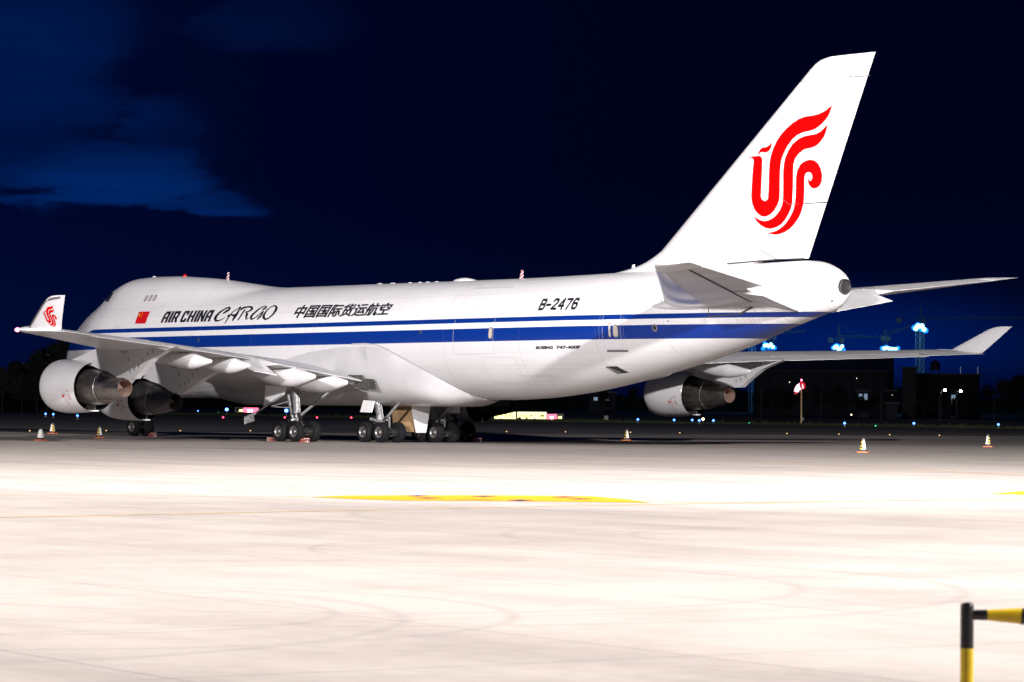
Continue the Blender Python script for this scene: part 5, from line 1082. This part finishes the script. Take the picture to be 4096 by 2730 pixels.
# ---- tower cranes
M_cr = mat('crane_steel', (.55, .85, .85), .6, .2)
def crane(x, y, top, jl, cj, lean, lb, jibz=None, mw=2.2):
    "jl: jib length to the right, cj: counter jib length, lean: jib rise"
    e = empty('tower_crane', (x, y, 0)); e.rotation_euler = (0, 0, YAW-math.pi/2); tag(e, lb, 'tower crane', 'construction cranes in the distance')
    mb = MB(); lattice(mb, top, mw, 0, .14); mb.build('mast', M_cr, e, smooth=False)
    mb = MB(); n = int(jl/2.4); A = Vector((0, 0, top)); B = Vector((jl, 0, top+lean))
    for dy, dz in ((-.7, 0), (.7, 0), (0, 1.3)): mb.tube(A+Vector((0, dy, dz)), B+Vector((0, dy*.5, dz*.3)), .13, n=5)
    for i in range(n):
        q = A.lerp(B, i/n); q2 = A.lerp(B, (i+.5)/n)+Vector((0, 0, 1.2)); q3 = A.lerp(B, (i+1)/n); mb.tube(q+Vector((0, .6, 0)), q2, .07, n=4); mb.tube(q2, q3+Vector((0, -.6, 0)), .07, n=4)
    mb.build('jib', M_cr, e, smooth=False)
    mb = MB(); mb.tube((0, -.6, top), (-cj, -.6, top+.1), .14, n=5); mb.tube((0, .6, top), (-cj, .6, top+.1), .14, n=5); mb.box((-cj+1.2, 0, top-1.1), (2.6, 1.6, 2.2)); mb.build('counterweight', M_cr, e, smooth=False)
    mb = MB(); mb.box((1.4, -1.2, top-1.3), (1.6, 1.4, 2.0)); mb.build('cab', M_cr, e, smooth=False)
    mb = MB(); mb.tube((-.6, 0, top), (0, 0, top+(6.0 if lean < 1 else 3)), .2, n=5); mb.tube((.7, 0, top), (0, 0, top+(6.0 if lean < 1 else 3)), .2, n=5); mb.tube((0, 0, top+(6.0 if lean < 1 else 3)), (jl*.55, 0, top+lean*.55+1.2), .05, n=4); mb.tube((0, 0, top+(6.0 if lean < 1 else 3)), (-cj, 0, top+.2), .05, n=4); mb.build('apex', M_cr, e, smooth=False)
crane(875.5, -956.9, 34.4, 18, 5, .6, 'crane with a level jib and pointed apex above the right wing')
crane(860.3, -971.7, 35.5, 12, 2, 4.5, 'crane with a raised jib beside the tallest floodlight mast')
crane(916.9, -1055.8, 46.4, 50, 12, .5, 'largest crane, its long level jib above the tallest floodlight mast')
crane(897.4, -934.9, 35.8, 16, 3, 1.5, 'faint crane behind the aircraft tail')
lt = empty('lattice_tower', (831.4, -859.2, 0)); tag(lt, 'dim unlit lattice tower close under the aircraft tail', 'tower'); mb = MB(); lattice(mb, 31.8, 1.9, 0, .07); mb.build('tower', M_lat, lt, smooth=False)
# ================================================================ buildings
M_hw = mat('dark_blue_cladding', (.005, .010, .024), .7, vary=.5, scale=.12, stretch=(6, 6, .2)); M_hr = mat('hangar_roof_sheet', (.010, .015, .03), .6); M_pan = mat('blue_tinted_wall_panel', (.008, .020, .045), .7, vary=.4, scale=.3)  # blue ambient light is put into the wall panel colour
M_wd = glowmat('dim_lit_window', (.55, .75, 1), .35); M_br = mat('pale_brick', (.045, .045, .05), .8, vary=.5, scale=.5)
def frame_of(x, y):
    th = math.atan2(CAMY-y, CAMX-x); return math.pi/2+th
def building(name, x, y, w, d, h, mwall, lb, roof=None, panels=0, windows=(), rise=0., seed=1):
    e = empty(name, (x, y, 0), frame_of(x, y)); tag(e, lb, 'building'); random.seed(seed)
    mb = MB(); mb.box((0, d/2, h/2), (w, d, h)); mb.build('wall', mwall, e, smooth=False)
    mb = MB()
    if rise: mb.poly_extrude([(-w/2-.5, 0, h), (w/2+.5, 0, h), (w/2+.5, 0, h+.4), (0, 0, h+rise), (-w/2-.5, 0, h+.4)], Vector((0, d*2, 0)))
    else: mb.box((0, d/2, h+.2), (w+.8, d+.8, .4))
    mb.build('roof', roof or M_hr, e, smooth=False)
    for k in range(panels):
        ww = w/panels; hh = h*random.uniform(.5, .85); mb = MB(); mb.box((-w/2+ww*(k+.5), -.06, h*.88-hh/2), (ww*random.uniform(.35, .8), .08, hh)); mb.build('wall_panel', M_pan, e, smooth=False)
    for (wx, wz, ww, wh, m) in windows: mb = MB(); mb.box((wx, -.08, wz), (ww, .1, wh)); mb.build('window', m, e, smooth=False)
    return e
hx, hy = (469.4+445.0)/2, (-514.3-538.6)/2
M_w1 = glowmat('lit_window_cold', (.65, .8, 1), 1.2); M_w2 = glowmat('lit_window_warm', (1, .85, .6), 6)
building('hangar', hx, hy, 36, 30, 12.2, M_hw, 'long dark hangar with vertical wall panels under the right wing', panels=11, windows=[(-9, 9.2, .14, .14, M_w2), (9.5, 10.4, .12, .12, M_w2)], seed=4)
building('hangar', 481, -551, 40, 10, 17.2, mat('far_cladding', (.008, .016, .06), .8), 'taller plain hangar block rising behind the panelled hangar', seed=5)
building('apartment_building', 371.4, -470.5, 3.4, 6, 12.0, M_br, 'narrow pale brick tower block right of the hangar', windows=[(-.6, 4.0, .7, 6.5, M_hw)], seed=6)
building('warehouse', 398.7, -513.4, 17, 14, 11.0, mat('dark_warehouse_wall', (.004, .006, .012), .8), 'low black warehouse below the tallest floodlight mast', seed=7)
building('warehouse', 376, -548, 26, 14, 8.5, mat('dark_warehouse_wall', (.004, .006, .012), .8), 'black warehouse farthest right in the background', seed=8, rise=.8)
building('house', 309.9, -391.1, 2.4, 4, 5.6, mat('house_wall', (.03, .035, .05), .8), 'small house with a lit cold blue front right of the windsock', windows=[(-.55, 4.6, .7, 1.3, M_wd), (.55, 4.6, .7, 1.3, M_wd)], rise=.6)
building('house', 305.5, -395.3, 1.6, 4, 5.8, mat('house_wall', (.03, .035, .05), .8), 'small house with one bright white lit window', windows=[(.1, 5.1, .25, .25, M_w2), (-.3, 5.0, .25, .5, M_wd)])
building('hut', 270.9, -359.2, 2.2, 2, 3.0, mat('hut_wall', (.02, .024, .03), .8), 'low hut with a stepped base under the small lit house', rise=.5)
building('house', 326, -437, 1.3, 3, 5.6, mat('house_wall', (.10, .12, .2), .8), 'narrow bluish lit shed below the black warehouse', windows=[(0, 4.4, .9, 1.9, M_wd)])
building('house', 423.7, -416.3, 6.6, 5, 5.2, mat('far_house_wall', (.015, .018, .03), .8), 'faint house seen below the rear fuselage', windows=[(-1.6, 3.9, 1.0, .8, M_wd), (1.2, 3.9, 1.0, .8, M_wd)], roof=M_hr, rise=1.0)
building('terminal', 610, -395, 16, 8, 4.2, mat('terminal_wall', (.03, .028, .026), .8), 'low building with a row of lit windows seen beneath the left wing', windows=[(-6.6+2.35*k, 2.4, .9, 1.7, glowmat('lit_window_pale', (.9, .8, .78), .35)) for k in range(6)])
building('house', 420.8, -251.7, 7, 6, 9.8, mat('house_wall', (.03, .04, .06), .8), 'dark flat-roofed house among the trees left of the nose')
# silo-like tower and posts
so = empty('water_tower', (421.4, -533.5, 0), frame_of(421, -533)); tag(so, 'dark round-topped tower right of the tallest floodlight mast', 'tower')
mb = MB(); mb.box((-1.1, 0, 6.5), (.3, .3, 13)); mb.box((1.1, 0, 6.5), (.3, .3, 13)); mb.build('leg', M_bface, so, smooth=False)
mb = MB(); mb.lathe([(0, .2), (0, 1.3), (1.6, 1.3), (2.4, .9), (2.7, 0)], (0, 0, 12.6), (0, 0, 1), 20); mb.build('tank', M_bface, so)
M_pole = mat('dull_pole_steel', (.05, .07, .09), .7)
def post(name, x, y, h, lb, cat, r=.06, m=None, arm=False, lamp=None, grp=None):
    e = empty(name, (x, y, 0), frame_of(x, y)); tag(e, lb, cat, grp); mb = MB(); mb.tube((0, 0, 0), (0, 0, h), r*1.3, r, n=8); mb.build('pole', m or M_pole, e)
    if arm or lamp: mb = MB(); mb.tube((0, 0, h), (.7, 0, h+.15), r*.8, n=6); mb.box((.8, 0, h+.12), (.5, .22, .12)); mb.build('lamp_head', M_pole, e)
    if lamp: mb = MB(); mb.lathe([(0, .0), (.02, .26), (.2, .2), (.26, 0)], (.8, -.05, h+.1), (0, -1, -.5), 12); mb.build('lamp', lamp, e)
    return e
M_sl = glowmat('warm_white_streetlamp', (1, .93, .78), 60)
post('street_lamp', 257.0, -358.4, 5.75, 'left one of two bright warm street lamps at the right', 'street lamp', lamp=M_sl, grp='street lamps beyond the runway')
post('street_lamp', 254.8, -360.5, 5.6, 'right one of two bright warm street lamps at the right', 'street lamp', lamp=M_sl, grp='street lamps beyond the runway')
for (x, y, h, lb) in ((253.4, -306.1, 5.9, 'thin unlit pole left of the windsock'), (245.7, -313.9, 6.0, 'thin unlit pole right of the windsock'), (210.1, -292.8, 4.8, 'thin unlit pole in front of the brick tower block'), (202.9, -299.6, 4.7, 'thin unlit pole below the two street lamps'), (196.1, -305.9, 4.8, 'thin unlit pole nearest the right edge')):
    post('utility_pole', x, y, h, lb, 'pole', r=.045, grp='thin poles beyond the grass')
post('utility_pole', 285, -190, 6.5, 'thin pole before the dark trees at the far left', 'pole', r=.05)
for x, y, h, lb in ((416.3, -537.9, 13.6, 'pale vertical post on the black warehouse, left of two'), (413.0, -541.1, 13.6, 'pale vertical post on the black warehouse, right of two')):
    post('white_post', x, y, h, lb, 'post', r=.09, m=mat('glowing_white_post', (.8, .8, .8), .5, emit=(.8, .85, 1), estr=.12))  # posts are no lamps, a faint emission makes them show pale
rb = post('radio_mast', 350.9, -212.7, 11.3, 'dark mast with red and yellow-green lamps above the left trees', 'mast', r=.08)
mb = MB(); mb.lathe([(0, .0), (.02, .32), (.3, .28), (.3, 0)], (.25, -.3, 10.8), (0, -1, 0), 10); mb.build('yellow_green_lamp', glowmat('yellow_green_glow', (.55, .95, .05), 4), rb)
mb = MB(); mb.lathe([(0, .13), (.2, .12), (.25, 0)], (-.15, 0, 11.4), (0, 0, 1), 10); mb.build('red_lamp', glowmat('small_red_glow', (1, .05, .08), 8), rb)
# ================================================================ trees
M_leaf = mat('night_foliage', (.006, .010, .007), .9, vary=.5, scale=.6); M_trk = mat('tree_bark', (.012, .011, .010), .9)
def make_tree(h, w, seed, n=1500):
    random.seed(seed); e = empty('tree')
    mb = MB(); mb.tube((0, 0, 0), (.1, 0, h*.55), .22, .1, n=8)
    blobs = []
    for k in range(9):
        t = random.uniform(0, 2*math.pi); r = random.uniform(0, w*.32); z = random.uniform(h*.38, h*.86); blobs.append((Vector((math.cos(t)*r, math.sin(t)*r, z)), random.uniform(.16, .30)*w*(1.15-z/h*.45)))
        mb.tube((.05, 0, h*random.uniform(.25, .5)), tuple(blobs[-1][0]), .07, .03, n=5)
    mb.build('trunk', M_trk, e)
    mb = MB(); mb_v = []
    for k in range(n):
        c, r = random.choice(blobs); d = Vector((random.gauss(0, 1), random.gauss(0, 1), random.gauss(0, 1))).normalized(); q = c+d*r*random.uniform(.55, 1.08)
        s = random.uniform(.16, .42); u = Vector((random.gauss(0, 1), random.gauss(0, 1), random.gauss(0, 1))).normalized(); v = u.orthogonal().normalized()
        mb.add([q+u*s, q+v*s*.6, q-u*s*.8, q-v*s*.6], [(0, 1, 2, 3)])
    mb.build('crown', M_leaf, e, smooth=False); return e
protos = [make_tree(10, 8, 1), make_tree(9, 7, 2), make_tree(11, 7, 3)]; used = [False]*3
def bearing(u, D):
    t = Vector((_F.x, _F.y, 0)).normalized()+Vector((_R.x, _R.y, 0))*((u-2048)/FPX); t.normalize(); return Vector((CAMX, CAMY, 0))+t*D
def tree(u, D, sc_, lb, grp, sz=1.0):
    k = random.randrange(3); o = protos[k] if not used[k] else copy_tree(protos[k]); used[k] = True
    q = bearing(u, D); o.location = q; o.rotation_euler = (0, 0, random.uniform(0, 6.28)); o.scale = (sc_, sc_, sc_*sz); tag(o, lb, 'tree', grp)
random.seed(11)
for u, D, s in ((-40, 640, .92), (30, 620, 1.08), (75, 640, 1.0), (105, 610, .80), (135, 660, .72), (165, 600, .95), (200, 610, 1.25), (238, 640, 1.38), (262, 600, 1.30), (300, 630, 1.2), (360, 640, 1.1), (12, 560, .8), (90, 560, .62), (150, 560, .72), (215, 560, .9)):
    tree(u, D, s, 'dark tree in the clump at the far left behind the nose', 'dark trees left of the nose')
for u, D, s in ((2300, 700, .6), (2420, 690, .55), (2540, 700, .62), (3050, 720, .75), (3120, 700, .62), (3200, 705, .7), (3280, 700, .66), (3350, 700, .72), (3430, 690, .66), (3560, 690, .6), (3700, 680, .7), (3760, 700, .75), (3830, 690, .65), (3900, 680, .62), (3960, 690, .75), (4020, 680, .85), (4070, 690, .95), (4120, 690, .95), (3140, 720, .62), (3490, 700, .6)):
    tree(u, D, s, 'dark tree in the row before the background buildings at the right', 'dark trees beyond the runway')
# long low ridge of far woodland closing the horizon
random.seed(5); mb = MB(); prev = None; ring = []
for i in range(220):
    u = -2600+i*42; q = bearing(u, 1500); h = 9+2.5*math.sin(i*.35)+random.uniform(-1.2, 1.2); q2 = bearing(u, 1620); ring.append((q, q2, h))
for (q, q2, h), (r, r2, k) in zip(ring[:-1], ring[1:]):
    mb.add([q+Vector((0, 0, -.1)), r+Vector((0, 0, -.1)), r+Vector((0, 0, k)), q+Vector((0, 0, h)), r2+Vector((0, 0, k)), q2+Vector((0, 0, h))], [(0, 1, 2, 3), (3, 2, 4, 5)])
tag(mb.build('distant_woodland', mat('distant_woodland', (.012, .018, .010), .95), smooth=False), 'continuous black line of far woodland along the horizon', 'woodland', kind='stuff')
